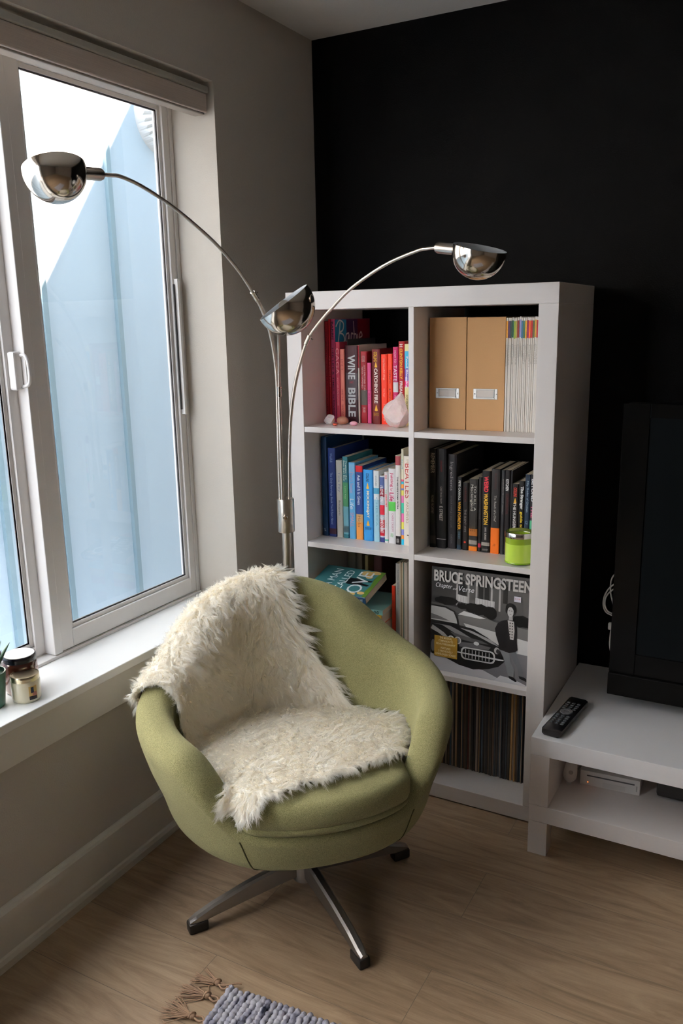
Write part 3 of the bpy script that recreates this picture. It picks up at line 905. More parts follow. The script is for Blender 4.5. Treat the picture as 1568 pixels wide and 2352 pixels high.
book(0.3080, 0.3327, Y2, Z2, .230, .17, '24407e', 'navy and orange book lettered Ask and It Is Given under a red band', G2, [('Ask and It Is Given', .028, .120, .42, 'e6ecf8', .5, .01), ('Hicks', .155, .19, .4, '8a5a30', .5)], bands=[(.210, .2295, 'b41e26'), (.0, .055, 'dc9248'), (.055, .08, 'c8a070')])
bo = book(0.3340, 0.3660, Y2, Z2, .219, .15, '2f86c8', 'thick bright blue hardback with cream capitals and gold arrow emblems', G2, [('COLLINS', .010, .036, .30, '103a5c', .5, .03), ('MOCKINGJAY', .064, .148, .34, 'f4ead0', .5, .04), ('SCHOLASTIC PRESS', .176, .184, .7, '103a5c', .5)], hard=True)
flame(bo, .016, .162, .180, .009); flame(bo, .016, .048, .064, .011)
book(0.3682, 0.3880, Y2, Z2, .218, .16, 'e8eef0', 'white book fading to pale blue with two dark shoes on its spine', G2, [('GOOD IN BED', .015, .045, .3, '90989c', .5), ('CHELSEA', .08, .17, .3, '7aaec4', .6)], bands=[(.0, .130, 'a3d2e4'), (.148, .166, '4b94b8')])
book(0.3884, 0.4043, Y2 + .002, Z2, .204, .14, 'c8cdd6', 'busy red, white and blue patterned paperback', G2, [('I LOVE YOU', .03, .08, .6, 'fafafa', .5, .03), ('DIANE CARBET', .125, .175, .6, 'fafafa', .5, .03)], bands=[(.165, .20, '4a5c90'), (.140, .165, '8a2030'), (.085, .115, 'c0243a'), (.045, .07, 'b84048'), (.02, .04, 'b0182c'), (0, .015, '333c78')])
book(0.4048, 0.4175, Y2, Z2, .216, .16, 'eeebea', 'thin white book lettered THE JUICE DIET in red', G2, [('one', .008, .02, .5, 'c04050', .5), ('THE', .052, .064, .4, '80b0a0', .5), ('JUICE DIET', .066, .105, .5, 'd0344c', .5, .03), ('Christine Bailey', .125, .17, .3, 'b0a8a8', .5)], bands=[(.006, .011, '60b0a0')])
book(0.4179, 0.4416, Y2, Z2, .228, .17, 'efecee', 'white book lettered Juicing for Life above a green block', G2, [('Juicing', .012, .055, .48, 'b02a58', .5, .015), ('for', .058, .068, .35, 'b02a58', .5), ('Life', .072, .098, .6, 'b02a58', .5, .015), ('CHERIE CALBOM', .135, .19, .25, 'c08098', .62), ('AVERY', .196, .208, .4, '60b060', .5)], bands=[(.100, .128, '4fae4c')])
book(0.4420, 0.4587, Y2 - .003, Z2, .268, .18, 'ebe6e2', 'tall slim white book with a red photo at its head and a black foot', G2, [('THE BEDSIDE KAMA SUTRA', .062, .160, .30, '2a2628', .5, .02), ('HOOPER', .25, .262, .5, 'e0dcd8', .5)], bands=[(.240, .267, '8c4048'), (.0, .026, '1c1718')])
book(0.4600, 0.4686, Y2, Z2, .288, .20, 'e8e2c8', 'tall thin book striped in many colours beside the cream archive book', G2, [('Stuff', .03, .06, .5, '60a0c0', .5)], bands=[(.0, .018, '28b4e0'), (.018, .030, 'e8923c'), (.030, .048, '7d86d0'), (.048, .070, 'e0dc60'), (.070, .096, 'e070b0'), (.096, .128, '3cb8a0'), (.128, .150, 'e07ab4'), (.150, .166, 'e6e070'), (.166, .172, '6a7ac0'), (.172, .184, 'ee9a4a'), (.184, .192, '38b8d8'), (.192, .198, 'd84a6a')])
book(0.4690, 0.4990, Y2 - .004, Z2, .269, .20, 'ece4d6', 'wide cream book with red capitals and the word ARCHIVES, at the divider', G2, [('THE', .008, .022, .25, 'a89880', .5), ('BEATLES', .022, .125, .55, 'a83432', .48), ('ARCHIVES', .135, .20, .35, 'b09a8a', .48), ('P', .235, .25, .4, '50463c', .6)], hard=True)

Y3 = -0.315
G3 = 'black books in the middle right cube'
book(0.5455, 0.5647, Y3 - .01, Z2, .292, .24, '141313', 'tall black book with tall pale REMEMBER lettering, first of the black books', G3, [('REMEMBER', .012, .070, .60, 'b8ac98', .5, .0), ('MICHAEL McCARTNEY', .135, .19, .42, '8a8074', .5)], bands=[(.012, .036, '38342e')], hard=True)
book(0.5657, 0.5966, Y3 - .008, Z2, .294, .24, '100f10', 'thick black slipcased book with white edges lettered E STREET', G3, [('DAUGHERTY', .035, .068, .16, '902024', .5), ('GREETINGS FROM', .11, .16, .18, 'b0a8a4', .5), ('E STREET', .168, .212, .32, 'c8c2bc', .5, .02)], bands=[(.0265, .0285, 'd0ccc8')], hard=True)
book(0.5980, 0.6244, Y3, Z2, .278, .23, '232226', 'charcoal hardback with grey italic Ingredients lettering', G3, [('Ingredients', .022, .105, .45, '8f8c90', .4), ('SUGAR MAPLE / OLE COX', .12, .215, .2, '55535a', .45), ('CARDIGAN', .235, .262, .2, '66646a', .5)], hard=True)
book(0.6262, 0.6419, Y3, Z2, .214, .15, '171818', 'black paperback with WIN FOREVER in yellow on its spine', G3, [('PETE CARROLL', .010, .068, .40, 'd8d8d0', .5, .02), ('WIN FOREVER', .072, .155, .55, 'e0a020', .5, .02), ('LIVE, WORK, AND PLAY', .160, .182, .5, '5a7a90', .5)], bands=[(.0, .014, '1c3040')])
book(0.6428, 0.6618, Y3, Z2, .199, .14, '141212', 'short black paperback with thin grey lettering, The Silent Wife', G3, [('HARRISON', .012, .055, .3, '501c18', .5), ('THE SILENT WIFE', .078, .145, .34, '7c7674', .5)], bands=[])
bo = COL.objects[-1].parent
lathe('publisher_mark', [(0, 0), (0.0032, 0.0)], flat(C('c83a20')), bo, 16, (0.009, -0.0005, 0.024), (0, -1, 0))
book(0.6622, 0.6890, Y3, Z2, .211, .14, '2b2a29', 'black paperback with a brown label and an orange foot', G3, [('TO KILL A', .018, .092, .26, 'c4c0b8', .70), ('Mockingbird', .016, .092, .36, 'd0ccc4', .32), ('HARPER LEE', .138, .152, .6, '503a20', .5)], bands=[(.0, .014, 'e07c28'), (.045, .066, 'a0622c'), (.020, .032, '8a8680')])
book(0.6893, 0.7001, Y3 + .003, Z2, .217, .14, '1b191a', 'thin black book with a small red mark near its foot', G3, [('Technically Food', .06, .12, .35, '4c4a4c', .5)], bands=[(.012, .024, '98203c')])
book(0.7003, 0.7265, Y3, Z2, .237, .16, '131213', 'black book with hand-drawn red WEIRD and yellow WASHINGTON lettering', G3, [('WEIRD', .015, .060, .50, 'd83a48', .5, .03), ('WASHINGTON', .064, .155, .48, 'e0b038', .5, .03), ('DAVIS - EUFRASIO', .163, .200, .20, 'c8c4c0', .5, .02), ('STERLING', .226, .231, .6, '9a9694', .5)], bands=[(.020, .030, '8a8682')])
book(0.7271, 0.7538, Y3, Z2, .244, .17, '252425', 'charcoal hardback with a bright orange lower spine', G3, [('RUHLMAN', .012, .055, .25, '452020', .5), ('The Reach of a Chef', .075, .150, .24, 'a8a4a2', .5), ('viking', .215, .222, .4, '6a3414', .5)], bands=[(.0, .075, 'cf641c')], hard=True)
book(0.7562, 0.7668, Y3, Z2, .242, .16, '28292d', 'slim dark slate book left of the KITCHEN one', G3, [('ADVENTURES IN THE CULINARY UNDERBELLY', .025, .125, .28, '8e8c8c', .6)], bands=[])
book(0.7670, 0.7831, Y3 - .001, Z2, .243, .16, '171517', 'black book lettered KITCHEN in bold white', G3, [('KITCHEN', .025, .058, .55, 'd8d6d4', .45, .03), ('CONFIDENTIAL', .066, .125, .40, '5a1c20', .5)])
book(0.7833, 0.7887, Y3, Z2, .243, .16, '202022', 'very thin black book just right of the KITCHEN one', G3)
bo = book(0.7891, 0.8078, Y3 - .004, Z2, .207, .14, '161516', 'black book with red then white lettering and a gold arrow, behind the candle', G3, [('COLLINS', .010, .036, .5, 'b8372c', .5, .03), ('THE HUNGER GAMES', .052, .165, .42, 'dcd8d4', .45, .03)])
flame(bo, .009, .153, .168, .008)
book(0.8081, 0.8261, Y3 - .006, Z2, .217, .15, '100f10', 'black book with bold white and hand-lettered yellow title, behind the candle', G3, [('The Stranger', .015, .080, .6, 'e6e4e0', .5, .05), ('guide to', .086, .135, .5, 'dcc030', .5, .03)])
book(0.8263, 0.8416, Y3 - .010, Z2, .237, .16, '1b2a3c', 'dark blue slim book lettered Fifty Shades of Chicken', G3, [('Fifty Shades of Chicken', .018, .105, .42, 'a8bcc8', .5), ('CP', .13, .14, .5, '708898', .5)])
book(0.8420, 0.8562, Y3 - .012, Z2, .238, .16, '1a1a1e', 'last black book of the row with white and pink lettering and a green patch', G3, [('BEYOND', .012, .075, .55, 'e0e0e4', .5, .03), ('THE', .085, .12, .5, 'c05a80', .5, .03)], bands=[(.085, .11, '4a9a78')])

# cardboard magazine boxes and magazines in the upper right cube
KRAFT = mat('kraft_board', lin((0.67, 0.52, 0.36)), 0.8, var=(500, 0.05), bump=(700, 0.0002))
def magbox(x0, x1, h, label, hx):
    b = root('magazine_box', label, 'magazine box', (x0, -0.327, Z1 + 0.0002), (0, 0, 0), 'cardboard magazine boxes')
    w = x1 - x0; t = 0.002
    bm = bmesh.new()
    d = 0.25
    add_box(bm, (0, 0, 0), (w, t, h), 0.0006)
    add_box(bm, (0, t, 0), (t, d, h), 0.0003)
    add_box(bm, (w - t, t, 0), (w, d, h), 0.0003)
    add_box(bm, (t, t, 0), (w - t, d, t))
    add_box(bm, (t, d - t, 0), (w - t, d, h))
    bm_obj('box_body', bm, KRAFT, b)
    # pressed metal label holder with a card
    hz0, hz1 = 0.086, 0.1145
    hm = mat('label_holder_metal', (0.36, 0.36, 0.35), 0.45, 1.0)
    bm = bmesh.new()
    a0, a1 = hx
    add_box(bm, (a0, -0.0012, hz0), (a1, 0.0, hz1), 0.0006)
    add_box(bm, (a0 + .008, -0.0034, hz0 + .0015), (a1 - .008, -0.0010, hz0 + .0055), 0.0011)
    add_box(bm, (a0 + .008, -0.0034, hz1 - .0040), (a1 - .008, -0.0010, hz1 - .0012), 0.0009)
    add_box(bm, (a1 - .012, -0.0034, hz0 + .0055), (a1 - .009, -0.0010, hz1 - .004), 0.0009)
    add_box(bm, (a0 + .008, -0.0034, hz0 + .0055), (a0 + .0105, -0.0010, hz1 - .004), 0.0009)
    ho = bm_obj('label_holder', bm, hm, b)
    for x in (a0 + .004, a1 - .004):
        lathe('rivet', [(0, 0.0028), (0.0012, 0.0026), (0.0020, 0.0012), (0.0020, 0)], hm, ho, 14, (x, 0, (hz0 + hz1) / 2), (0, -1, 0))
    box('card', (a0 + .0105, -0.0026, hz0 + .0055), (a1 - .012, -0.0014, hz1 - .004), mat('white_card', lin((0.86, 0.83, 0.80)), 0.8), b)
magbox(0.5450, 0.6530, .3065, 'brown cardboard magazine box with a metal label holder, beside the divider', (0.0195, 0.089))
magbox(0.6552, 0.7625, .3050, 'brown cardboard magazine box with a metal label holder, next to the magazines', (0.0200, 0.0888))
mcols = ['c98a30', '5a3058', '1c3a3c', '1d5a44', '7a9a30', 'a08a48', '7d1f1c', '8f8cc0', '2f6a90', '3a6a50', 'd89a30', '8c1a48', 'd85a20', 'a01c20', '5a5a38', 'c8a040', '9a2430']
mx = 0.7640
ordn = ['first', 'second', 'third', 'fourth', 'fifth', 'sixth', 'seventh', 'eighth', 'ninth', 'tenth', 'eleventh', 'twelfth', 'thirteenth', 'fourteenth', 'fifteenth', 'sixteenth', 'seventeenth']
cn = ['ochre', 'purple', 'dark teal', 'green', 'olive', 'khaki', 'dark red', 'lilac', 'blue', 'grey-green', 'amber', 'plum', 'orange', 'red', 'dark olive', 'gold', 'crimson']
for i in range(17):
    w = 0.00505
    h = 0.302 + [0, 0, 0, .001, -.001, 0, .001, .003, 0, 0, 0, .001, 0, 0, 0, .002, .001][i]
    yy = -0.327 + random.uniform(-.002, .002)
    mgz = root('magazine', '%s magazine from the cardboard boxes, white spine with %s top' % (ordn[i], cn[i]), 'magazine', (mx, yy, Z1 + .0002), (0, 0, 0), 'white-spined magazines in the upper right cube')
    bm = bmesh.new()
    add_box(bm, (0.0003, 0, 0), (w - 0.0003, 0.21, h), 0.0007)
    bm_obj('body', bm, flat(C('dcd6ce' if i % 3 else 'e6e2dc'), .35), mgz)
    hb = 0.045 + random.uniform(-.0008, .0008)
    mesh_obj('spine_band', [(0.0004, -0.0003, h - hb - .008), (w - .0004, -0.0003, h - hb - .008), (w - .0004, -0.0003, h - .008), (0.0004, -0.0003, h - .008)], [(0, 1, 2, 3)], flat(C(mcols[i])), mgz)
    tl = random.uniform(.03, .07)
    text(random.choice(['FOOD NETWORK MAGAZINE', 'MAGAZINE', 'BON APPETIT', 'COOKING']), 'title', (w * .3, -0.0003, h - .07), (0, 0, -1), (1, 0, 0), tl, w * .4, flat(C('8a8680')), mgz)
    mx += w

# ------------------------------------------------------------------ stones in front of the red books
def stone(name, label, cat, pos, size, col, seed, rough=0.35, sss=0.3, facets=True, sub=3, amp=0.35, grp=None, peak=None):
    bm = bmesh.new()
    bmesh.ops.create_icosphere(bm, subdivisions=sub, radius=1)
    rs = random.Random(seed)
    pl = []
    if facets:
        for _ in range(16):
            n = Vector((rs.gauss(0, 1), rs.gauss(0, 1), rs.gauss(0, 1))).normalized()
            pl.append((n, rs.uniform(0.55, 0.92)))
    for v in bm.verts:
        p = v.co.copy()
        for n, d in pl:
            e = p.dot(n) - d
            if e > 0: p -= n * e
        p += Vector((noise.noise(p * 3 + Vector((seed, 0, 0))), noise.noise(p * 3 + Vector((0, seed, 0))), noise.noise(p * 3))) * 0.10 * amp
        if peak:
            p.z = p.z if p.z < 0 else p.z * (1 + peak[2] * max(0, 1 - ((p.x - peak[0]) ** 2 + (p.y - peak[1]) ** 2) * 5))
        v.co = Vector((p.x * size[0], p.y * size[1], p.z * size[2]))
    mz = min(v.co.z for v in bm.verts)
    for v in bm.verts: v.co.z = max(v.co.z - mz - size[2] * 0.12, 0)
    m = mat('stone_' + name, lin(col), rough, sss=sss, sscale=0.01, var=(45, 0.16), bump=(110, 0.003 if facets else 0.0002))
    o = bm_obj(name, bm, m, None, smooth=not facets)
    o.location = pos
    return tag(o, label, cat, grp)
stone('rose_quartz', 'large rough pale pink quartz crystal standing against the divider', 'crystal', (0.448, -0.335, Z1 + .0002), (0.046, 0.034, 0.046), (0.86, 0.775, 0.76), 3, sss=0.35, peak=(.35, 0, 0.45))
o = stone('selenite', 'blocky white crystal at the left end of the red books', 'crystal', (0.228, -0.338, Z1 + .0002), (0.024, 0.016, 0.018), (0.93, 0.88, 0.86), 11, sss=0.4)
stone('river_stone', 'smooth brown egg-shaped stone beside the white crystal', 'stone', (0.264, -0.327, Z1 + .0002), (0.0195, 0.014, 0.0125), (0.68, 0.47, 0.38), 5, rough=0.45, sss=0.0, facets=False, amp=.3)
stone('carnelian', 'tiny orange stone in front of the brown stone', 'stone', (0.262, -0.372, Z1 + .0002), (0.0100, 0.007, 0.0052), (0.80, 0.36, 0.25), 8, sss=0.2)
stone('pink_quartz', 'small tumbled pink stone in front of the thick maroon book', 'stone', (0.311, -0.345, Z1 + .0002), (0.0130, 0.009, 0.0068), (0.95, 0.70, 0.76), 9, rough=0.15, sss=0.3, facets=False)

# ------------------------------------------------------------------ green candle
cd = root('jar_candle', 'lime green glass jar candle with a silver rim in front of the black books', 'candle', (0.8290, -0.3700, Z2 + 0.0002))
GG = mat('green_glass', lin((0.70, 0.82, 0.30)), 0.10, spec=0.6, coat=0.5)
RC = 0.0385
lathe('glass_jar', [(0, 0.0), (RC - .006, 0.0), (RC - .001, 0.003), (RC, 0.008), (RC, 0.058), (0, 0.058)], GG, cd, 48)
lathe('glass_neck', [(RC, 0.0582), (RC, 0.078), (RC - .0025, 0.078), (RC - .0025, 0.0582)], mat('green_glass_clear', lin((0.46, 0.56, 0.14)), 0.05, spec=0.6), cd, 48)
lathe('wax', [(0, 0.0605), (RC - .0028, 0.0605), (RC - .0028, 0.062), (0, 0.062)], mat('green_wax', lin((0.80, 0.86, 0.42)), 0.5), cd, 48)
lathe('jar_foot', [(RC - .005, 0.0006), (RC + .0004, 0.0035), (RC + .0004, 0.0060), (RC - .0002, 0.007)], mat('green_glass_dark', lin((0.38, 0.52, 0.08)), 0.1), cd, 48)
lathe('rim', [(RC - .002, 0.0745), (RC + .0008, 0.0745), (RC + .0010, 0.076), (RC + .0010, 0.087), (RC, 0.0885), (RC - .002, 0.0885)], mat('silver_rim', (0.75, 0.72, 0.68), 0.12, 1.0), cd, 48)
tube('wick', [(0, 0, 0.062), (0.001, 0, 0.069)], 0.0008, flat(C('302a20')), cd, 6)

# ------------------------------------------------------------------ lower left cube: pile and upright books
def flatbook(loc, rz, rx, L_, D_, t, col, label, group, spine=None, ry=0.0, hard=False, pcol=None):
    """a book lying flat: local x along the spine (front), y away from it"""
    b = root('book', label, 'book', loc, (rx, ry, rz), group)
    cm = flat(C(col), 0.4)
    ct = 0.0016 if hard else 0.0006
    bm = bmesh.new()
    sec = [(D_, 0), (0.002, 0), (0, 0.002), (0, t - 0.002), (0.002, t), (D_, t), (D_, t - ct), (0.003, t - ct), (0.003, ct), (D_, ct)]
    va = [bm.verts.new((0, y, z)) for y, z in sec]; vb = [bm.verts.new((L_, y, z)) for y, z in sec]
    n = len(sec)
    for i in range(n):
        j = (i + 1) % n
        bm.faces.new((va[i], va[j], vb[j], vb[i]))
    bm.faces.new(va); bm.faces.new(vb)
    bm_obj('cover', bm, cm, b)
    box('pages', (0.0005, 0.003, ct), (L_ - 0.0005, D_ - 0.001, t - ct), PAGES, b)
    for s, a0, a1, c, hf in (spine or []):
        text(s, 'title', (a0, -0.0002, t * (0.5 - hf / 2)), (1, 0, 0), (0, 0, 1), a1 - a0, t * hf, flat(C(c)), b, 0.01)
    return b
G4 = 'books piled in the lower left cube'
zb = Z3 + 0.0003
for i, (t, col, x0, yy, nm) in enumerate([(0.030, '4a4440', 0.205, -0.395, 'dark grey book at the bottom of the pile beside the armchair back'), (0.026, '9a4a30', 0.210, -0.400, 'brick red book low in the pile in the lower left cube'), (0.028, 'b8b0a0', 0.212, -0.402, 'beige book third from the bottom of the pile'),
                                         (0.030, 'c22a1c', 0.215, -0.400, 'red-covered paperback with cream page edges under the yellow-edged one'), (0.028, 'd8b040', 0.213, -0.405, 'yellow-covered thick paperback below the turquoise book')]):
    flatbook((x0, yy, zb), 0, 0, 0.212, 0.150, t, col, nm, G4)
    zb += t + 0.0004
flatbook((0.203, -0.412, zb), R(2), 0, 0.226, 0.165, 0.016, '9fe0dc', 'turquoise book just under the top book of the pile', G4, [('0:0', .198, .214, '16383a', .6)])
zb += 0.0165
ov = flatbook((0.1965, -0.452, 0.5945), R(-1.5), R(15.5), 0.205, 0.142, 0.023, '24486c', 'teal paperback with big white cover letters, tilted on top of the pile', G4, [('A MAN CALLED OVE', .085, .178, 'dfe8ec', .52), ('W', .187, .196, 'dfe8ec', .45)])
TT = 0.023
poly('cover_picture', [(0, 0.001), (0.205, 0.001), (0.205, 0.142), (0, 0.142)], flat(C('34686e'), .3), ov, (0, 0, TT), (1, 0, 0), (0, 1, 0), 0.0001)
poly('cover_picture', [(0.193, 0.001), (0.205, 0.001), (0.205, 0.142), (0.190, 0.142), (0.186, 0.10), (0.192, 0.06), (0.188, 0.03)], flat(C('4a6a28'), .3), ov, (0, 0, TT), (1, 0, 0), (0, 1, 0), 0.0002)
for u, v, a, b_ in ((.150, .125, .022, .016), (.175, .132, .018, .012), (.125, .012, .012, .010), (.155, .010, .012, .008), (.165, .108, .012, .012), (.18, .02, .012, .010)):
    poly('cover_picture', [(u + a * math.cos(t), v + b_ * math.sin(t) * .8) for t in [i * math.pi / 6 for i in range(12)]], flat(C('d0b070'), .3), ov, (0, 0, TT), (1, 0, 0), (0, 1, 0), 0.00025)
# figure with its back to us: hat, coat, legs (feet towards the right edge)
for pts in ([(.098, .072), (.104, .066), (.106, .080)], [(.104, .062), (.112, .056), (.150, .058), (.158, .064), (.158, .086), (.148, .092), (.110, .090), (.102, .082)], [(.155, .060), (.182, .056), (.186, .064), (.158, .070)], [(.155, .078), (.184, .080), (.186, .088), (.156, .086)]):
    poly('cover_picture', pts, flat(C('14181c'), .4), ov, (0, 0, TT), (1, 0, 0), (0, 1, 0), 0.0003)
CH_ = flat(C('eef4f4'), .4)
def ct(s, x, y0_, y1_, hgt, bold=0.0):     # cover lettering reads away from the spine, its top to the left
    text(s, 'title', (x + hgt, y0_, TT + 0.0002), (0, 1, 0), (-1, 0, 0), y1_ - y0_, hgt, CH_, ov, bold)
ct('A MAN', .040, .030, .128, .026)
ct('CALLED', .082, .022, .128, .026)
ct('OVE', .126, .014, .130, .048)
book(0.4310, 0.4430, -0.345, Z3, .222, .17, 'b83420', 'upright red-orange book between the pile and the grey book', 'upright books in the lower left cube')
book(0.4440, 0.4612, -0.345, Z3, .294, .24, '9a9a98', 'tall grey book lettered along its spine, right of the pile', 'upright books in the lower left cube', [('NATIONAL GEOGRAPHIC', .02, .10, .4, '707274', .5)])
ux = 0.4616
for i, (w, col, h, nm) in enumerate([(.0035, 'b8ad9c', .302, 'thin beige record sleeve next to the tall grey book'), (.0040, '8a7a62', .300, 'thin tan speckled record sleeve in the lower left cube'), (.0030, 'c4b49a', .303, 'thin sand-coloured record sleeve in the lower left cube'), (.0034, '5a6a62', .300, 'thin grey-green record sleeve in the lower left cube'), (.0045, 'b8aaa0', .303, 'thin pinkish-beige record sleeve in the lower left cube'), (.0040, 'd0c6b8', .302, 'thin cream record sleeve beside the divider')]):
    o = box('record_sleeve', (0, 0, 0), (w - .0004, .29, h), flat(C(col), .7), None, 0.0005)
    o.location = (ux, -0.352, Z3 + .0002)
    tag(o, nm, 'record', 'record sleeves in the lower left cube')
    ux += w + .0002
for i, (w, col, h, nm) in enumerate([(.030, 'a49c92', .235, 'pale book upright at the back, behind the pile'), (.022, '8a8478', .240, 'grey-beige book at the back behind the pile'), (.012, 'b8a878', .225, 'narrow yellowish book at the back behind the pile'), (.03, '5a3a38', .228, 'dark reddish book in the shade behind the pile')]):
    book(0.195 + i * .032, 0.195 + i * .032 + w, -0.185, Z3, h + .03, .14, col, nm, 'books at the back of the lower left cube')
# ------------------------------------------------------------------ record cover facing out in the lower right cube
SX = 0.5775; SWd = 0.2965; SHg = 0.312
al = root('record_cover', 'black and white record cover with a gold sticker, facing out', 'record cover', (SX, -0.3905, Z3 + 0.0003), (R(-2.0), 0, 0))
box('sleeve', (0, 0, 0), (SWd, 0.004, SHg), flat(C('3c3c3e'), .3), al, 0.0004)
lay = [0.0001]
def pic(pts, c, nm='cover_picture'):
    lay[0] += 0.000045
    return poly(nm, [(u * SWd, v * SHg) for u, v in pts], flat(C(c), .32), al, (0, 0, 0), (1, 0, 0), (0, 0, 1), lay[0])
def blob(cx, cy, a, b_, c, n=18, seed=0, j=0.12):
    rs = random.Random(seed)
    pic([(cx + a * math.cos(2 * math.pi * i / n) * (1 + rs.uniform(-j, j)), cy + b_ * math.sin(2 * math.pi * i / n) * (1 + rs.uniform(-j, j))) for i in range(n)], c)
pic([(0, .60), (1, .56), (1, 1), (0, 1)], '4a4a4a')
pic([(0, .66), (.28, .64), (.28, 1), (0, 1)], '333333')
pic([(.26, .70), (.36, .70), (.36, .86), (.26, .86)], '2c2c2c')
for u in (.255, .37, .45, .60, .68):
    pic([(u, .66), (u + .018, .66), (u + .018, .95), (u, .95)], '8f8f8f')
for u in (.30, .48, .54, .72):
    pic([(u, .74), (u + .045, .74), (u + .045, .90), (u, .90)], '262626')
pic([(.27, .70), (.37, .69), (.37, .755), (.27, .765)], 'b4b4b4')
pic([(.45, .68), (.64, .665), (.64, .745), (.45, .755)], 'bcbcbc')
for i in range(14):
    u = .275 + i * .027
    if .37 < u < .45 or u > .64: continue
    pic([(u, .685), (u + .003, .685), (u + .003, .75), (u, .75)], '7a7a7a')
for cx, cy, a, b_, s in ((.42, .655, .07, .05, 1), (.50, .65, .075, .055, 2), (.60, .635, .07, .06, 3), (.32, .66, .05, .03, 4), (.90, .60, .09, .055, 5), (.98, .585, .05, .04, 6), (.16, .69, .12, .04, 7)):
    blob(cx, cy, a, b_, '161616', seed=s)
pic([(.28, .56), (.36, .61), (.55, .58), (.66, .555), (1, .53), (1, .36), (.60, .40), (.30, .46)], '5c5c5c')
pic([(.28, .575), (.34, .615), (.42, .605), (.56, .575), (.50, .565), (.36, .572)], 'c8c8c8')
pic([(.34, .50), (.60, .47), (1, .42), (1, .27), (.70, .30), (.40, .42)], 'b8b8b8')
pic([(.0, 0), (1, 0), (1, .29), (.62, .30), (.0, .2)], '626266')
pic([(0, 0), (.78, 0), (.55, .08), (.36, .085), (.22, .13), (.0, .16)], 'b9b9be')
pic([(.66, .0), (1, .0), (.85, .05), (.72, .06)], 'c4c4c8')
# the dark open car on the left
pic([(0, .64), (.16, .635), (.25, .60), (.285, .53), (.30, .46), (.0, .47)], '202020')
pic([(0, .625), (.15, .62), (.235, .59), (.265, .53), (.275, .485), (.0, .49)], '9a9a9a')
pic([(0, .55), (.10, .53), (.20, .50), (.0, .50)], '5a5a5a')
pic([(0, .47), (.30, .475), (.44, .46), (.58, .40), (.70, .34), (.745, .27), (.76, .20), (.70, .14), (.60, .10), (.45, .07), (.30, .09), (.15, .14), (0, .20)], '1c1c1d')
pic([(.0, .455), (.12, .45), (.30, .37), (.44, .36), (.30, .42), (.20, .455)], '6f6f70')
pic([(.02, .44), (.14, .38), (.20, .33), (.18, .32), (.08, .37), (.0, .40)], '8c8c8c')
pic([(.30, .45), (.42, .44), (.62, .38), (.70, .33), (.62, .35), (.48, .40)], '8d8d8e')
pic([(.20, .40), (.36, .375), (.52, .36), (.60, .335), (.44, .33), (.28, .345)], '4c4c4d')
pic([(.30, .315), (.46, .325), (.62, .31), (.60, .285), (.44, .27), (.30, .27)], '58585a')
blob(.215, .325, .035, .036, 'c9c9c9', seed=8, j=.02); blob(.285, .325, .035, .036, 'c0c0c0', seed=8, j=.02)
blob(.215, .325, .024, .026, '77777a', seed=8, j=.02); blob(.285, .325, .024, .026, '77777a', seed=8, j=.02)
blob(.68, .29, .028, .032, 'a0a0a2', seed=8, j=.02); blob(.69, .285, .018, .022, '303032', seed=8, j=.02)
blob(.475, .325, .028, .018, 'c9c9c9', seed=8, j=.03)
# grille
def rrect(u0, v0, u1, v1, r, c):
    pts = []
    for cx, cy, a0 in ((u1 - r, v1 - r, 0), (u0 + r, v1 - r, 90), (u0 + r, v0 + r, 180), (u1 - r, v0 + r, 270)):
        for k in range(5):
            a = R(a0 + k * 22.5); pts.append((cx + r * math.cos(a), cy + r * math.sin(a)))
    pic(pts, c)
rrect(.32, .155, .665, .275, .045, 'c4c4c4')
rrect(.335, .167, .650, .262, .038, '141414')
for k in range(8):
    u = .365 + k * .034
    pic([(u, .172), (u + .007, .172), (u + .007, .255), (u, .255)], 'c0c0c0')
pic([(.28, .208), (.70, .200), (.75, .205), (.75, .215), (.28, .220)], 'cfcfcf')
blob(.03, .24, .035, .085, '0f0f10', seed=3, j=.02); blob(.03, .24, .022, .06, '6a6a6c', seed=3, j=.02)
# the person standing beside it: jeans, boots, dark jacket, checked shirt, head
pic([(.705, .31), (.80, .30), (.815, .21), (.855, .14), (.85, .06), (.80, .06), (.775, .16), (.745, .24)], '6d7074')
pic([(.80, .31), (.865, .31), (.90, .23), (.935, .16), (.955, .07), (.905, .075), (.885, .16), (.845, .22)], '5b5e62')
pic([(.80, .075), (.85, .068), (.885, .035), (.87, .028), (.81, .05)], '17171a')
pic([(.90, .09), (.955, .085), (.995, .055), (.985, .045), (.91, .065)], '17171a')
pic([(.715, .58), (.775, .60), (.845, .59), (.865, .52), (.870, .40), (.880, .33), (.86, .31), (.80, .29), (.70, .31), (.695, .36), (.665, .44), (.655, .50), (.68, .555)], '1b1a1c')
pic([(.775, .595), (.835, .59), (.845, .50), (.838, .42), (.805, .42), (.79, .50)], 'a6a3a2')
for k in range(6):
    for j_ in range(2):
        pic([(.795 + j_ * .022, .435 + k * .026), (.806 + j_ * .022, .435 + k * .026), (.806 + j_ * .022, .447 + k * .026), (.795 + j_ * .022, .447 + k * .026)], '3a3838')
pic([(.785, .60), (.825, .60), (.82, .64), (.788, .64)], '8f8f8f')
blob(.797, .700, .052, .056, '1a1a1a', seed=12, j=.14)
blob(.800, .675, .030, .046, 'a2a2a2', seed=13, j=.04)
pic([(.783, .682), (.795, .682), (.795, .688), (.783, .688)], '303030'); pic([(.806, .682), (.818, .682), (.818, .688), (.806, .688)], '303030')
pic([(.793, .650), (.810, .650), (.809, .654), (.794, .654)], '5a4a4a')
off = lay[0] + 0.0001
text('BRUCE', 'title', (.030 * SWd, -off, .868 * SHg), (1, 0, 0), (0, 0, 1), .292 * SWd, .108 * SHg, flat(C('b4b2b0'), .5), al, .03)
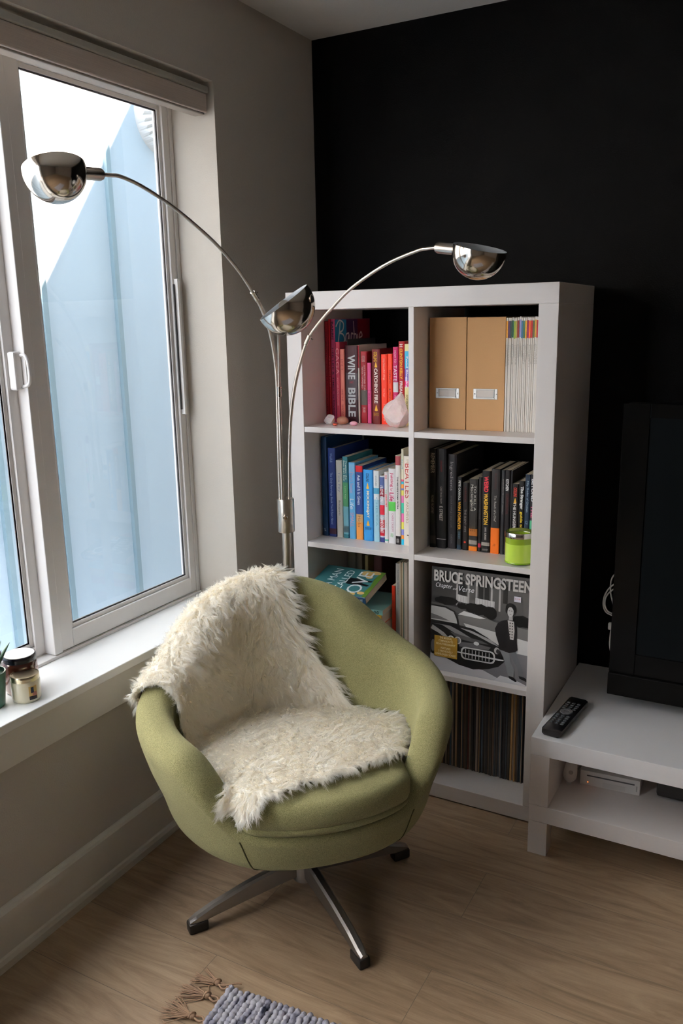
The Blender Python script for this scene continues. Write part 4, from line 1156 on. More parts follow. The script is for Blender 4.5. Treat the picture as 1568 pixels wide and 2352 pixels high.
text('SPRINGSTEEN', 'title', (.352 * SWd, -off, .868 * SHg), (1, 0, 0), (0, 0, 1), .642 * SWd, .108 * SHg, flat(C('b4b2b0'), .5), al, .03)
WH2 = flat(C('e6e6e8'), .5)
def scr(s, u, v, l, h):
    text(s, 'subtitle', (u * SWd, -off, v * SHg), (1, 0, 0), (0, 0, 1), l * SWd, h * SHg, WH2, al, -.005, .25)
scr('Chapter', .05, .800, .17, .055); scr('and', .225, .808, .04, .018); scr('Verse', .285, .802, .155, .050)
box('price_sticker', (.83 * SWd, -off - .0002, .775 * SHg), (.895 * SWd, -off, .825 * SHg), flat(C('d8d6e0'), .5), al)
text('$ 19.98', 'price', (.838 * SWd, -off - .0002, .795 * SHg), (1, 0, 0), (0, 0, 1), .05 * SWd, .014 * SHg, flat(C('b05060')), al)
stk = box('gold_sticker', (.045 * SWd, -off - .0002, .045 * SHg + .03), (.285 * SWd, -off, .345 * SHg), flat(C('9c7a30'), .35), al)
for i, (s, l) in enumerate((('THE MUSICAL', .13), ('COMPANION TO', .15), ('HIS AUTOBIOGRAPHY', .20), ('FEATURES', .10), ('5 PREVIOUSLY', .15), ('UNRELEASED SONGS', .21))):
    v = .318 - i * .030 - (.010 if i > 2 else 0)
    text(s, 'sticker_text', ((.165 - l / 2) * SWd, -off - .0002, v * SHg), (1, 0, 0), (0, 0, 1), l * SWd, .020 * SHg, flat(C('e8dcb8')), stk, .01)

# records behind that cover, upright
rs = random.Random(21)
def recmat(i, c):
    return mat('sleeve_%d' % i, lin(C(c)), 0.75, var=(1.0, 0.75, (700, 40, 9)))
RCOL = ['3a342e', '5a4a3c', 'b49260', '26262a', '6e6054', '967448', '384048', '8a7c70', '4c3a34', 'b8a284', '44586a', '2e2a28', 'a08466', '6a2e2a', '605a54', '2c6a88']
RN = ['near-black', 'dark brown', 'tan', 'black', 'grey-brown', 'brown', 'slate', 'worn grey', 'umber', 'beige', 'blue-grey', 'charcoal', 'light brown', 'dark red', 'dark grey', 'teal blue']
def nth(n):
    return str(n) + ('th' if 10 < n % 100 < 14 else {1: 'st', 2: 'nd', 3: 'rd'}.get(n % 10, 'th'))
xx = 0.8738
n = 0
while xx > 0.5420:
    n += 1
    w = rs.choice([.0032, .0036, .0042, .0048, .0060])
    k = rs.choice([0, 0, 1, 3, 3, 4, 5, 6, 8, 11, 11, 14, 2, 7, 9, 10, 12, 13, 15])
    h = .312 + rs.uniform(-.003, .003)
    y = -0.306 - 0.004 * ((xx - .54) / .33) + rs.uniform(-.003, .003)
    o = box('record', (0, 0, 0), (w - .0003, .285, h), recmat(k, RCOL[k]), None, 0.0006)
    o.location = (xx - w, y, 0.0506)
    tag(o, '%s record sleeve, %s from the right end of the bottom cube' % (RN[k], nth(n)), 'record', 'records in the bottom right cube')
    xx -= w

# ------------------------------------------------------------------ television
GLOSS = mat('gloss_black_bezel', (0.004, 0.004, 0.004), 0.08, spec=0.06)
tv = root('television', 'large black flat television standing on the media bench', 'television', (1.066, -0.28, 0.34))
zl = 0.040
box('casing', (0.004, 0.004, zl + .06), (1.15, 0.075, 0.843), mat('tv_back', (0.004, 0.004, 0.004), 0.5, spec=0.03), tv, 0.004)
box('speaker_strip', (0.0, -0.012, zl), (1.154, 0.07, zl + 0.064), mat('tv_strip', (0.004, 0.004, 0.004), 0.5, spec=0.03), tv, 0.003)
bm = bmesh.new()
add_box(bm, (0, 0, zl + .064), (0.067, 0.006, 0.846), 0.0015)
add_box(bm, (1.087, 0, zl + .064), (1.154, 0.006, 0.846), 0.0015)
add_box(bm, (0.067, 0, zl + .064), (1.087, 0.006, zl + .124), 0.0015)
add_box(bm, (0.067, 0, 0.810), (1.087, 0.006, 0.846), 0.0015)
bm_obj('bezel', bm, GLOSS, tv)
box('screen', (0.066, 0.0035, zl + .123), (1.088, 0.006, 0.811), mat('tv_glass', (0.003, 0.0042, 0.0052), 0.3, spec=0.05), tv)
box('stand_neck', (0.50, 0.01, 0.010), (0.65, 0.05, zl + .01), mat('tv_stand', (0.01, 0.01, 0.01), 0.2), tv, 0.003)
box('stand_foot', (0.32, -0.09, 0.0003), (0.84, 0.16, 0.012), mat('tv_stand', (0.01, 0.01, 0.01), 0.2), tv, 0.004)

# white cable hanging behind the set
WC = mat('white_cable', lin((0.80, 0.78, 0.74)), 0.5)
cb = root('cable', 'looped white cable with a small plug hanging beside the television', 'cable', (1.05, -0.215, 0.34))
def cpath(pts): return catmull([(x - 1.059, y + 0.215, max(0.003, z - 0.357)) for x, z, y in pts], 8)
yy = -0.200
# wide loop, narrow loop and the tail down to the bench
tube('lead', cpath([(1.090, .760, -.19), (1.074, .730, yy), (1.056, .705, yy), (1.054, .665, yy), (1.064, .625, yy), (1.066, .590, yy)]), 0.0022, WC, cb, 8)
tube('lead', cpath([(1.095, .705, -.19), (1.068, .693, yy), (1.044, .665, yy), (1.036, .630, yy), (1.044, .604, yy), (1.066, .595, yy), (1.08, .60, -.20)]), 0.0022, WC, cb, 8)
tube('lead', cpath([(1.095, .690, -.19), (1.070, .680, yy), (1.046, .655, yy), (1.040, .628, yy), (1.050, .606, yy), (1.070, .600, yy)]), 0.0022, WC, cb, 8)
box('plug', (-0.006, 0.008, 0.195), (0.012, 0.020, 0.217), WC, cb, 0.004)
tube('lead', cpath([(1.062, .556, yy), (1.060, .53, yy), (1.066, .50, -.22), (1.085, .42, -.19), (1.10, .343, -.17)]), 0.0022, WC, cb, 8)

# ------------------------------------------------------------------ remote control
rc = root('remote_control', 'black remote control lying on the near corner of the media bench', 'remote control', (0.9735, -0.5285, 0.3402), (0, 0, R(-5.8)))
RB = mat('remote_body', (0.009, 0.009, 0.010), 0.35, spec=0.3)
bm = bmesh.new()
secs = [(0.000, .0245, .018), (0.006, .0262, .0215), (0.04, .0262, .0215), (0.12, .0255, .0215), (0.20, .0262, .021), (0.217, .0262, .020), (0.224, .022, .016)]
rg = []
for y, hw, ht in secs:
    c = 0.006
    pr = [(-hw + c, 0.001), (hw - c, 0.001), (hw, c), (hw, ht - c * .7), (hw - c, ht), (-hw + c, ht), (-hw, ht - c * .7), (-hw, c)]
    rg.append([bm.verts.new((x, y, z)) for x, z in pr])
for a, b in zip(rg, rg[1:]):
    for k in range(8): bm.faces.new((a[k], a[(k + 1) % 8], b[(k + 1) % 8], b[k]))
bm.faces.new(rg[0]); bm.faces.new(rg[-1][::-1])
bm_obj('casing', bm, RB, rc, smooth=True, sharp=35)
BT = mat('remote_button', (0.03, 0.035, 0.04), 0.4)
BT2 = mat('button_print', lin((0.62, 0.70, 0.74)), 0.5)
for i in range(9):
    for j in range(3):
        y = 0.040 + i * 0.0125 + (0.035 if i > 4 else 0)
        x = (-0.0145, 0, 0.0145)[j]
        bt = box('button', (x - .0048, y - .0038, .0205), (x + .0048, y + .0038, .0232), BT, rc, 0.0012)
        mesh_obj('mark', [(x - .0013, y - .0011, .0234), (x + .0013, y - .0011, .0234), (x + .0013, y + .0011, .0234), (x - .0013, y + .0011, .0234)], [(0, 1, 2, 3)], BT2, bt)
lathe('ring_pad', [(0, .0222), (.007, .0222), (.0075, .0238), (.0165, .0238), (.0172, .0205)], mat('remote_pad', (0.10, 0.10, 0.105), 0.3), rc, 28, (0, 0.116, 0))

# ------------------------------------------------------------------ console, controller and box on the lower shelf of the bench
WP = mat('white_plastic', lin((0.84, 0.83, 0.82)), 0.35)
gc = root('game_console', 'white game console lying on the bench shelf, disc slot to the front', 'game console', (1.0255, -0.392, 0.1453), (0, 0, R(3.2)))
box('casing', (0, 0.0, 0.0), (0.157, 0.190, 0.043), WP, gc, 0.0012)
box('disc_slot', (0.018, -0.0006, 0.0275), (0.143, 0.002, 0.0315), DARKGAP, gc, 0.0008)
box('front_flap', (0.060, -0.0005, 0.004), (0.120, 0.001, 0.017), mat('white_flap', lin((0.80, 0.79, 0.78)), 0.4), gc)
box('card_door', (0.147, -0.0005, 0.010), (0.1505, 0.001, 0.026), flat(C('a8a6a4')), gc)
bm = bmesh.new(); add_box(bm, (0.0205, -0.0012, 0.0090), (0.0225, 0.0, 0.0110))
bm_obj('standby_light', bm, mat('orange_led', (1.0, 0.25, 0.03), 0.5, emit=3.0), gc)
ct_ = root('game_controller', 'white teardrop game controller standing on the bench shelf beside the console', 'game controller', (0.9995, -0.412, 0.1462), (R(-8), R(4), 0))
lathe('grip', [(0, 0.0), (0.006, 0.001), (0.0075, 0.006), (0.006, 0.009), (0.013, 0.014), (0.0180, 0.022), (0.0185, 0.034), (0.0165, 0.052), (0.0135, 0.072), (0.0105, 0.082), (0.004, 0.087), (0, 0.087)], WP, ct_, 28)
lathe('thumb_button', [(0, 0.0), (0.006, 0.0), (0.0052, 0.003), (0, 0.0035)], mat('grey_button', lin((0.66, 0.65, 0.64)), 0.5), ct_, 18, (0.004, -0.0160, 0.042), (0.1, -1, 0.2))
tube('lead', catmull([(0, 0, .086), (.004, .010, .100), (.018, .022, .108), (.024, .034, .088), (.028, .050, .060), (.012, .072, .030), (0.004, .095, .010)], 6), 0.0025, flat(C('b0aeac')), ct_, 8)
sb = root('set_top_box', 'black box on the shelf of the media bench, at the right edge', 'set-top box', (1.222, -0.375, 0.1453))
box('casing', (0, 0, 0.006), (0.36, 0.24, 0.070), mat('box_black', (0.008, 0.008, 0.009), 0.35), sb, 0.008)
for x in (.03, .33):
    for y in (.03, .21):
        lathe('foot', [(0, 0), (.010, 0), (.010, .008), (0, .008)], RUBBER, sb, 14, (x, y, 0))

# ------------------------------------------------------------------ jars and plant on the sill
cr_ = root('jar_candle', 'small cream candle jar with a gold lid on the window sill', 'candle', (-0.0300, -1.3230, ZS + .0002))
CRM = mat('cream_wax_in_glass', lin((0.86, 0.83, 0.72)), 0.10, coat=0.6)
lathe('glass_jar', [(0, 0), (.028, 0), (.0318, .004), (.0322, .008), (.0322, .046), (.0310, .050), (.0295, .053), (0, .053)], CRM, cr_, 40)
lathe('lid', [(.0296, .0495), (.0316, .0495), (.0318, .051), (.0314, .053), (.0318, .055), (.0318, .0605), (.0308, .0622), (.0290, .0622), (.0285, .0608), (0, .0608)], mat('gold_lid', (0.62, 0.55, 0.38), 0.28, 1.0), cr_, 40)
def wrap(name, r, a0, a1, z0, z1, m, parent):
    n_ = 10
    vs = []; fs = []
    for i in range(n_ + 1):
        a = R(a0 + (a1 - a0) * i / n_)
        vs += [(r * math.cos(a), r * math.sin(a), z0), (r * math.cos(a), r * math.sin(a), z1)]
    for i in range(n_): fs.append((2 * i, 2 * i + 2, 2 * i + 3, 2 * i + 1))
    return mesh_obj(name, vs, fs, m, parent, smooth=True)
lb_ = wrap('label', .0324, -30, 4, .008, .040, flat(C('c8a868')), cr_)
wrap('label_print', .0326, -30, 2, .008, .017, flat(C('2e2c30')), cr_)
wrap('label_print', .0326, -22, -10, .024, .038, flat(C('3c4450')), cr_)
wrap('label_print', .0326, -16, 2, .016, .026, flat(C('b07868')), cr_)
am = root('jar_candle', 'larger amber glass candle jar with a dark lid behind the cream one', 'candle', (-0.0760, -1.2950, ZS + .0002))
lathe('glass_jar', [(0, 0), (.034, 0), (.0375, .004), (.038, .010), (.038, .068), (.0365, .074), (.033, .078), (0, .078)], mat('amber_glass', lin((0.30, 0.13, 0.09)), 0.06, coat=0.8), am, 44)
lathe('lid', [(.0335, .0765), (.0362, .0765), (.0366, .078), (.0360, .080), (.0366, .082), (.0366, .0900), (.0355, .0915), (0, .0915)], mat('black_lid', (0.01, 0.01, 0.02), 0.25), am, 44)
lathe('lid_label', [(0, .0918), (.0335, .0918), (.034, .0916)], flat(C('eeeae4'), .25), am, 44)
wrap('label', .0382, -60, 60, .008, .058, flat(C('cbb0ae')), am)
lathe('lid_print', [(.010, .0920), (.0115, .0921), (.013, .0920)], flat(C('c8c4c8')), am, 36)
pt = root('potted_plant', 'green patterned pot with spiky grey-green leaves at the end of the sill', 'plant', (-0.0700, -1.3855, ZS + .0002))
POTM = mat('green_glazed_pot', lin((0.20, 0.37, 0.31)), 0.3, var=(50, .5), bump=(60, 0.001))
lathe('pot', [(0, 0), (.026, 0), (.028, .003), (.033, .050), (.036, .078), (.036, .082), (.0335, .082), (.031, .070), (0, .070)], POTM, pt, 36)
LEAF = mat('succulent_leaf', lin((0.30, 0.42, 0.34)), 0.4, var=(30, .3))
LEAF2 = mat('succulent_leaf_purple', lin((0.36, 0.28, 0.33)), 0.45, var=(30, .3))
rl = random.Random(5)
for k in range(16):
    a = k * 2.4 + rl.uniform(-.3, .3)
    t_ = 0.15 + 0.85 * (k / 16)
    L_ = rl.uniform(.085, .120)
    pts = []
    for i in range(7):
        s = i / 6
        rr = .006 + s * L_ * .80 * t_ 
        pts.append((rr * math.cos(a), rr * math.sin(a), .070 + s * L_ * (1.05 - .35 * t_) - (s * s) * .012 * t_))
    bm = bmesh.new()
    add_tube(bm, pts, [.0052, .0062, .0060, .0052, .0040, .0025, .0004], 8)
    bm_obj('leaf', bm, LEAF if k % 4 else LEAF2, pt, smooth=True)

# ------------------------------------------------------------------ rug
rg_ = root('rug', 'chunky woven grey and blue-white rug with jute tassels at the front edge', 'rug', (0.493, -1.306, 0), (0, 0, R(5)))
def rug_mat():
    m = bpy.data.materials.new('chunky_wool_weave')
    m.use_nodes = True
    nt = m.node_tree; N = nt.nodes.new; L = nt.links.new
    b = nt.nodes['Principled BSDF']; b.inputs['Roughness'].default_value = 0.95; b.inputs['Specular IOR Level'].default_value = 0.1
    tc = N('ShaderNodeTexCoord'); mp = N('ShaderNodeMapping'); mp.inputs['Scale'].default_value = (46, 15, 1)
    L(tc.outputs['Object'], mp.inputs['Vector'])
    n1 = N('ShaderNodeTexNoise'); n1.inputs['Scale'].default_value = 1.0; n1.inputs['Detail'].default_value = 3; L(mp.outputs['Vector'], n1.inputs['Vector'])
    n2 = N('ShaderNodeTexNoise'); n2.inputs['Scale'].default_value = 900; L(tc.outputs['Object'], n2.inputs['Vector'])
    cr = N('ShaderNodeValToRGB'); e = cr.color_ramp.elements
    e[0].position = 0.32; e[0].color = (*lin((0.20, 0.21, 0.27)), 1)
    e[1].position = 0.56; e[1].color = (*lin((0.80, 0.79, 0.82)), 1)
    k = e.new(0.45); k.color = (*lin((0.60, 0.60, 0.66)), 1)
    L(n1.outputs['Fac'], cr.inputs['Fac'])
    L(cr.outputs['Color'], b.inputs['Base Color'])
    bp = N('ShaderNodeBump'); bp.inputs['Distance'].default_value = 0.0012
    L(n2.outputs['Fac'], bp.inputs['Height']); L(bp.outputs['Normal'], b.inputs['Normal'])
    return m
RUGM = rug_mat()
rr_ = random.Random(4)
bm = bmesh.new()
ROW = 0.0135
for k in range(78):
    x = 0.006 + k * ROW
    y_start = -rr_.uniform(0, .006)
    Ln = 0.62
    ph = rr_.uniform(0, 6.28)
    thick = rr_.uniform(.0062, .0082)
    step = 0.0030
    npt = int(Ln / step)
    path = []; rad = []
    for i in range(npt):
        y = y_start - i * step
        path.append((x + rr_.uniform(-.0006, .0006) + 0.0012 * math.sin(i * .9 + ph), y, 0.0075 + 0.0012 * math.sin(i * 0.45 + ph)))
        rad.append(thick * (0.70 + 0.36 * abs(math.sin(i * 0.85 + ph))) * (0.6 if i == 0 else 1))
    add_tube(bm, path, rad, 7)
bm_obj('weave', bm, RUGM, rg_, smooth=True)
JUTE = mat('jute_twine', lin((0.60, 0.49, 0.40)), 0.9, var=(300, .25))
def tassel(y0, dirx, diry, L_, seed, knots=2):
    r_ = random.Random(seed)
    bm = bmesh.new()
    base = Vector((-0.002, y0, 0.008))
    kn = base + Vector((dirx, diry, 0)).normalized() * 0.028 + Vector((0, 0, .002))
    d = Vector((dirx, diry, 0)).normalized()
    nrm = Vector((-d.y, d.x, 0))
    for s in (-1, 1):        # two legs of the warp run into the knot
        add_tube(bm, catmull([base + Vector((0.006, s * .013, 0)), base + nrm * s * .006 + d * .006, kn], 4), 0.0022, 6)
    lathe_prof = [(0, -.009), (.0055, -.006), (.0078, 0), (.0055, .006), (0, .009)]
    add_lathe(bm, lathe_prof, 10, kn, d)
    add_tube(bm, catmull([kn + nrm * .007 + d * .005, kn + Vector((0, 0, .008)), kn - nrm * .007 - d * .004, kn + Vector((0, 0, -.004)) + d * .003], 4), .0024, 6)
    for j in range(26):
        a = r_.gauss(0, .30)
        dd = (d * math.cos(a) + nrm * math.sin(a))
        Lj = L_ * r_.uniform(.8, 1.05)
        z0_ = r_.uniform(.002, .011)
        p = [kn + d * .003 + Vector((0, 0, z0_ - kn.z) * 1) * .3]
        p = [kn + d * .004]
        for i in range(1, 6):
            s = i / 5
            q_ = kn + dd * (Lj * s) + nrm * (r_.uniform(-.0015, .0015)) + Vector((0, 0, (z0_ * (1 - s * .6) + .0012) - kn.z))
            p.append(q_)
        add_tube(bm, p, [.0013, .0012, .0012, .0011, .0010, .0007], 4)
    return bm_obj('tassel', bm, JUTE, rg_, smooth=True)
tassel(-0.010, -1.0, 0.22, .062, 1)
tassel(-0.045, -1.0, 0.05, .070, 2)
tassel(-0.100, -1.0, -0.06, .075, 3)
tassel(-0.150, -1.0, -0.10, .070, 4)
for i in range(6):
    tassel(-0.205 - i * .055, -1.0, rr_.uniform(-.15, .15), .07, 5 + i)
tube('edge_cord', catmull([(-0.030, -0.010, .008), (-0.010, -0.006, .010), (0.012, 0.006, .012), (0.022, 0.013, .009)], 5), 0.0022, JUTE, rg_, 6)
# ------------------------------------------------------------------ sheepskin over the armchair
pl = root('sheepskin', 'cream long-haired sheepskin draped over the back and seat of the green armchair', 'sheepskin', (FCX, FCY, 0), (0, 0, PHI))
def bvh_of(objs):
    vs = []; fs = []
    for o in objs:
        k = len(vs)
        vs += [v.co.copy() for v in o.data.vertices]
        fs += [tuple(i + k for i in p.vertices) for p in o.data.polygons]
    return BVHTree.FromPolygons(vs, fs)
CB = bvh_of([shell, cushion])
# rows of guide points in the chair's own frame, from the front of the seat up the back and over the rim;
# each row runs from the window side to the bookcase side
GUIDE = [
 [(.272, -.194, .426), (.262, -.145, .432), (.242, -.060, .442), (.222, .040, .445), (.192, .135, .440), (.155, .225, .425)],
 [(.220, -.230, .428), (.215, -.150, .440), (.205, -.060, .445), (.180, .040, .448), (.150, .140, .440), (.115, .238, .420)],
 [(.150, -.254, .427), (.130, -.150, .435), (.115, -.060, .440), (.095, .050, .442), (.070, .150, .435), (.050, .258, .415)],
 [(.050, -.258, .420), (.030, -.150, .428), (.010, -.060, .430), (-.010, .050, .430), (-.025, .150, .425), (-.040, .262, .420)],
 [(-.030, -.262, .425), (-.070, -.170, .418), (-.100, -.080, .415), (-.115, .020, .415), (-.118, .110, .412), (-.120, .200, .410)],
 [(-0.045, -0.272, 0.455), (-0.110, -0.215, 0.430), (-0.175, -0.122, 0.408), (-0.212, -0.028, 0.402), (-0.203, 0.064, 0.410), (-0.155, 0.154, 0.430)],
 [(-0.050, -0.285, 0.500), (-0.120, -0.220, 0.480), (-0.190, -0.142, 0.470), (-0.227, -0.048, 0.465), (-0.228, 0.044, 0.475), (-0.183, 0.131, 0.478)],
 [(-0.055, -0.298, 0.545), (-0.130, -0.235, 0.530), (-0.200, -0.147, 0.525), (-0.234, -0.053, 0.525), (-0.231, 0.034, 0.530), (-0.208, 0.101, 0.530)],
 [(-0.062, -0.318, 0.588), (-0.140, -0.250, 0.590), (-0.205, -0.152, 0.585), (-0.238, -0.058, 0.585), (-0.239, 0.014, 0.588), (-0.227, 0.066, 0.590)],
 [(-0.072, -0.362, 0.600), (-0.150, -0.270, 0.635), (-0.212, -0.162, 0.645), (-0.242, -0.068, 0.645), (-0.243, -0.011, 0.648), (-0.239, 0.036, 0.650)],
 [(-0.080, -0.390, 0.590), (-0.160, -0.300, 0.650), (-0.222, -0.176, 0.700), (-0.249, -0.080, 0.712), (-0.252, -0.020, 0.715), (-0.249, 0.030, 0.712)],
 [(-0.095, -0.408, 0.565), (-0.175, -0.335, 0.640), (-0.245, -0.196, 0.722), (-0.276, -0.090, 0.752), (-0.284, -0.030, 0.756), (-0.283, 0.022, 0.754)],
 [(-.125, -.408, .540), (-.195, -.350, .600), (-.275, -.210, .690), (-.312, -.090, .735), (-.320, -.025, .742), (-.318, .028, .740)],
 [(-.150, -.400, .515), (-.220, -.350, .550), (-.295, -.215, .640), (-.330, -.095, .680), (-.335, -.030, .690), (-.330, .020, .690)],
]
PER = 7
cols = [catmull([row[j] for row in GUIDE], PER) for j in range(6)]
NRW = len(cols[0])
grid = [catmull([cols[j][i] for j in range(6)], 9) for i in range(NRW)]
NCL = len(grid[0])
def snap(g, off):
    for i in range(NRW):
        for j in range(NCL):
            loc, nrm, idx, dist = CB.find_nearest(g[i][j])
            d = g[i][j] - loc
            n = nrm if d.length < 1e-4 or d.dot(nrm) < 0 else d.normalized()
            if nrm.dot(n) < 0.2: n = nrm
            g[i][j] = loc + n * off
for it in range(3):
    snap(grid, 0.011)
    g2 = [[v.copy() for v in r_] for r_ in grid]
    for i in range(1, NRW - 1):
        for j in range(1, NCL - 1):
            g2[i][j] = grid[i][j] * 0.4 + (grid[i - 1][j] + grid[i + 1][j] + grid[i][j - 1] + grid[i][j + 1]) * 0.15
    grid = g2
# never below the upholstery
for i in range(NRW):
    for j in range(NCL):
        loc, nrm, idx, dist = CB.find_nearest(grid[i][j])
        if (grid[i][j] - loc).dot(nrm) < 0.006:
            grid[i][j] = loc + nrm * 0.006
# ragged, uneven outline
def edge_j(i, s):
    return 0.010 * noise.noise(Vector((i * 0.16, s * 5.0, 0))) + 0.005 * noise.noise(Vector((i * 0.5, s * 9.0, 3)))
for i in range(NRW):
    for s, a, b_ in ((0, 0, 1), (1, NCL - 1, NCL - 2)):
        d = (grid[i][a] - grid[i][b_]).normalized()
        grid[i][a] += d * edge_j(i, s)
for j in range(NCL):
    d = (grid[0][j] - grid[1][j]).normalized()
    grid[0][j] += d * 0.010 * noise.noise(Vector((j * 0.3, 7, 0)))
G_ = np.array([[tuple(v) for v in r_] for r_ in grid])
WOOL = mat('wool_fibre', lin((0.994, 0.983, 0.957)), 0.95, var=(22, 0.015), spec=0.05)
_nt = WOOL.node_tree
_b = _nt.nodes['Principled BSDF']
_tr = _nt.nodes.new('ShaderNodeBsdfTranslucent'); _tr.inputs['Color'].default_value = (*lin((0.994, 0.985, 0.962)), 1)
_mx = _nt.nodes.new('ShaderNodeMixShader'); _mx.inputs['Fac'].default_value = 0.50
_nt.links.new(_b.outputs['BSDF'], _mx.inputs[1]); _nt.links.new(_tr.outputs['BSDF'], _mx.inputs[2])
_tp = _nt.nodes.new('ShaderNodeBsdfTransparent'); _m2 = _nt.nodes.new('ShaderNodeMixShader'); _m2.inputs['Fac'].default_value = 0.25   # thin fibres let some light straight through
_nt.links.new(_mx.outputs['Shader'], _m2.inputs[1]); _nt.links.new(_tp.outputs['BSDF'], _m2.inputs[2])
_nt.links.new(_m2.outputs['Shader'], _nt.nodes['Material Output'].inputs['Surface'])
HIDE = mat('hide_and_undercoat', lin((0.98, 0.965, 0.93)), 0.95, var=(60, .02), bump=(180, .003))
nv = NRW * NCL
# normals by central differences; top side is away from the upholstery
du = np.gradient(G_, axis=0); dv = np.gradient(G_, axis=1)
nr = np.cross(du, dv); nr /= np.linalg.norm(nr, axis=2, keepdims=True) + 1e-9
loc0, n0, _, _ = CB.find_nearest(Vector(G_[NRW // 2, NCL // 2]))
if Vector(nr[NRW // 2, NCL // 2]).dot(n0) < 0: nr = -nr
top = (G_ + nr * 0.003).reshape(-1, 3); bot = (G_ - nr * 0.003).reshape(-1, 3)
vs = np.vstack([top, bot])
fs = []
for i in range(NRW - 1):
    for j in range(NCL - 1):
        a = i * NCL + j
        fs.append((a, a + 1, a + NCL + 1, a + NCL)); fs.append((nv + a, nv + a + NCL, nv + a + NCL + 1, nv + a + 1))
for i in range(NRW - 1):
    for j in (0, NCL - 1):
        a = i * NCL + j; fs.append((a, a + NCL, nv + a + NCL, nv + a))
for j in range(NCL - 1):
    for i in (0, NRW - 1):
        a = i * NCL + j; fs.append((a, a + 1, nv + a + 1, nv + a))
mesh_obj('hide', vs.tolist(), fs, HIDE, pl, smooth=True)

rg = np.random.default_rng(11)
cell = np.linalg.norm(np.cross(du, dv), axis=2)[:-1, :-1]
pr = (cell / cell.sum()).ravel()
NC, NS, SEG = 14500, 9, 6
pick = rg.choice(len(pr), size=NC, p=pr)
ci, cj = pick // (NCL - 1), pick % (NCL - 1)
fu, fv = rg.random(NC), rg.random(NC)
# extra locks along the borders
NE = 800
e = rg.integers(0, 4, NE)
eu = rg.random(NE)
ci2 = np.where(e == 0, 0, np.where(e == 1, NRW - 2, (eu * (NRW - 1)).astype(int)))
cj2 = np.where(e == 2, 0, np.where(e == 3, NCL - 2, (eu * (NCL - 1)).astype(int)))
ci = np.concatenate([ci, ci2]); cj = np.concatenate([cj, cj2])
fu = np.concatenate([fu, np.where(e == 0, 0, np.where(e == 1, 1, rg.random(NE)))]); fv = np.concatenate([fv, np.where(e == 2, 0, np.where(e == 3, 1, rg.random(NE)))])
NC += NE
def samp(A):
    return (A[ci, cj] * ((1 - fu) * (1 - fv))[:, None] + A[ci + 1, cj] * (fu * (1 - fv))[:, None] + A[ci, cj + 1] * ((1 - fu) * fv)[:, None] + A[ci + 1, cj + 1] * (fu * fv)[:, None])
def unit(A): return A / (np.linalg.norm(A, axis=-1, keepdims=True) + 1e-9)
Pc = samp(G_); Nc = unit(samp(nr)); U = unit(-samp(du)); V = unit(samp(dv))
u_ = (ci + fu) / (NRW - 1); v_ = (cj + fv) / (NCL - 1)
# the lie of the fleece: down the back and forward on the seat, swirling in patches, outward at the borders
ang = np.array([noise.noise(Vector((p[0] * 9, p[1] * 9, p[2] * 9))) * 1.9 + noise.noise(Vector((p[0] * 30, p[1] * 30, p[2] * 30 + 5))) * 1.7 for p in Pc])
comb = U * np.cos(ang)[:, None] + V * np.sin(ang)[:, None]
eb = np.clip((0.10 - v_) / 0.10, 0, 1)[:, None] * -V + np.clip((v_ - 0.90) / 0.10, 0, 1)[:, None] * V + np.clip((0.06 - u_) / 0.06, 0, 1)[:, None] * U - np.clip((u_ - 0.95) / 0.05, 0, 1)[:, None] * U
comb = comb * 0.75 + eb * 0.9
down = np.array([0, 0, -1.0])
Lc = (0.025 + 0.008 * rg.random(NC))
# the seat part is a little shorter
Lc = Lc * np.where(u_ < 0.33, 0.82, 1.0)
S1, S2 = unit(np.cross(Nc, comb + 1e-4)), None
S2 = unit(np.cross(Nc, S1))
lift = 0.50 + 0.25 * rg.random(NC)
tilt = rg.normal(0, .22, (NC, 3))
s = np.linspace(0, 1, SEG)
ccurl = rg.random(NC) * 6.28
def spine(k):
    """centre line of every lock at parameter s[k]"""
    t = s[k]
    return (Pc + Nc * (Lc * lift * (1.05 * t - 0.35 * t * t))[:, None] + (comb + tilt) * (Lc * (0.25 * t + 0.62 * t * t))[:, None]
            + down * (Lc * 0.22 * t * t)[:, None]
            + S1 * (0.0046 * t * np.sin(5.5 * t + ccurl))[:, None] + S2 * (0.0034 * t * np.cos(6.0 * t + ccurl))[:, None])
SP = np.stack([spine(k) for k in range(SEG)], 1)                # NC, SEG, 3
offr = 0.0046 * np.sqrt(rg.random((NC, NS))); offa = rg.random((NC, NS)) * 6.283
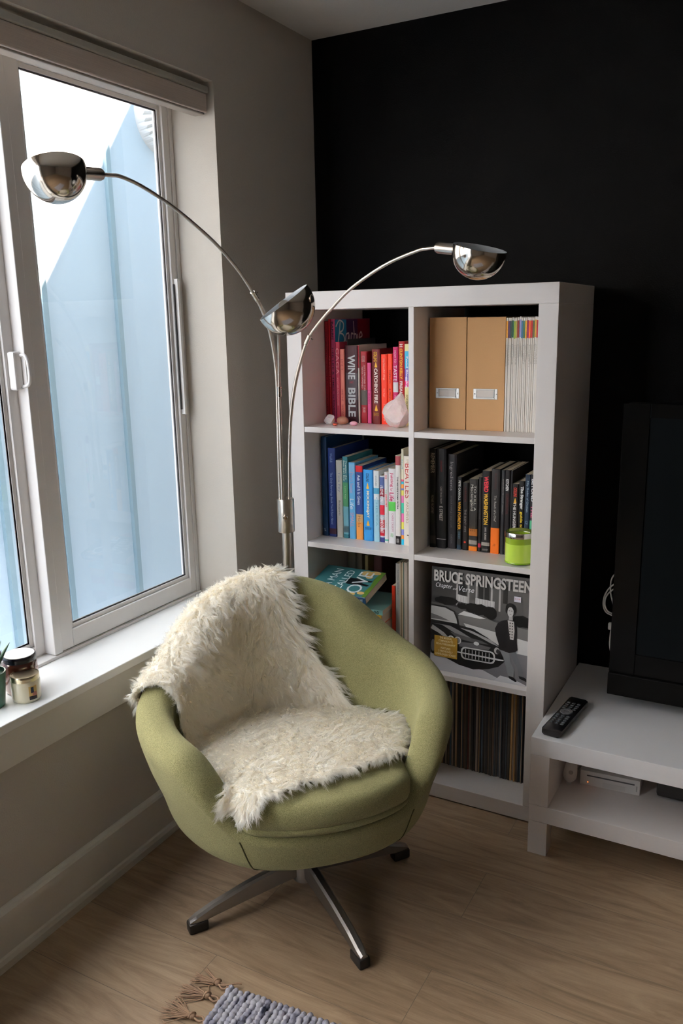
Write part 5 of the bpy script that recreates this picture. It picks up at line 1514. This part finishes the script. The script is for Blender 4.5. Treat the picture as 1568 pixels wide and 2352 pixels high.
O1 = (offr * np.cos(offa)); O2 = (offr * np.sin(offa))
fan = (1 - 0.80 * s ** 0.7)[None, None, :]
slen = 1 + rg.normal(0, .09, (NC, NS))
ST = SP[:, None, :, :] + S1[:, None, None, :] * (O1[:, :, None] * fan)[..., None] + S2[:, None, None, :] * (O2[:, :, None] * fan)[..., None]
ST = ST + (SP[:, None, :, :] - Pc[:, None, None, :]) * (slen - 1)[:, :, None, None]
fly = rg.normal(0, 1, (NC, NS, 3)) * 0.0020
ST = ST + fly[:, :, None, :] * (s ** 2)[None, None, :, None]
ST = ST.reshape(-1, SEG, 3)
NT = len(ST)
T_ = unit(np.gradient(ST, axis=1))
ref = unit(rg.normal(0, 1, (NT, 1, 3)))
NS_ = np.repeat(Nc, NS, axis=0)[:, None, :]
A1 = unit(np.cross(T_, unit(NS_ + 0.45 * ref)))     # ribbons lie mostly flat on the fleece
rad = (0.00066 * np.array([0.9, 1.0, 1.0, 0.85, 0.6, 0.10]))[None, :, None] * (0.75 + 0.5 * rg.random((NT, 1, 1)))
ringv = np.stack([ST - rad * A1, ST + rad * A1], 2)   # NT, SEG, 2, 3 : every fibre a fine flat ribbon
verts = ringv.reshape(-1, 3).astype(np.float32)
base = (np.arange(NT) * SEG * 2)[:, None]
sg = (np.arange(SEG - 1) * 2)[None, :]
quads = np.stack([base + sg, base + sg + 1, base + sg + 3, base + sg + 2], -1).reshape(-1, 4).astype(np.int32)
me = bpy.data.meshes.new('fleece')
me.vertices.add(len(verts)); me.vertices.foreach_set('co', verts.ravel())
me.loops.add(quads.size); me.loops.foreach_set('vertex_index', quads.ravel())
me.polygons.add(len(quads)); me.polygons.foreach_set('loop_start', np.arange(len(quads), dtype=np.int32) * 4)
try: me.polygons.foreach_set('loop_total', np.full(len(quads), 4, dtype=np.int32))
except Exception: pass
me.materials.append(WOOL)
me.polygons.foreach_set('use_smooth', np.ones(len(quads), dtype=bool))
me.update(calc_edges=True)
me.validate()
fo = link(bpy.data.objects.new('fleece', me), pl)
fo['kind'] = 'stuff'
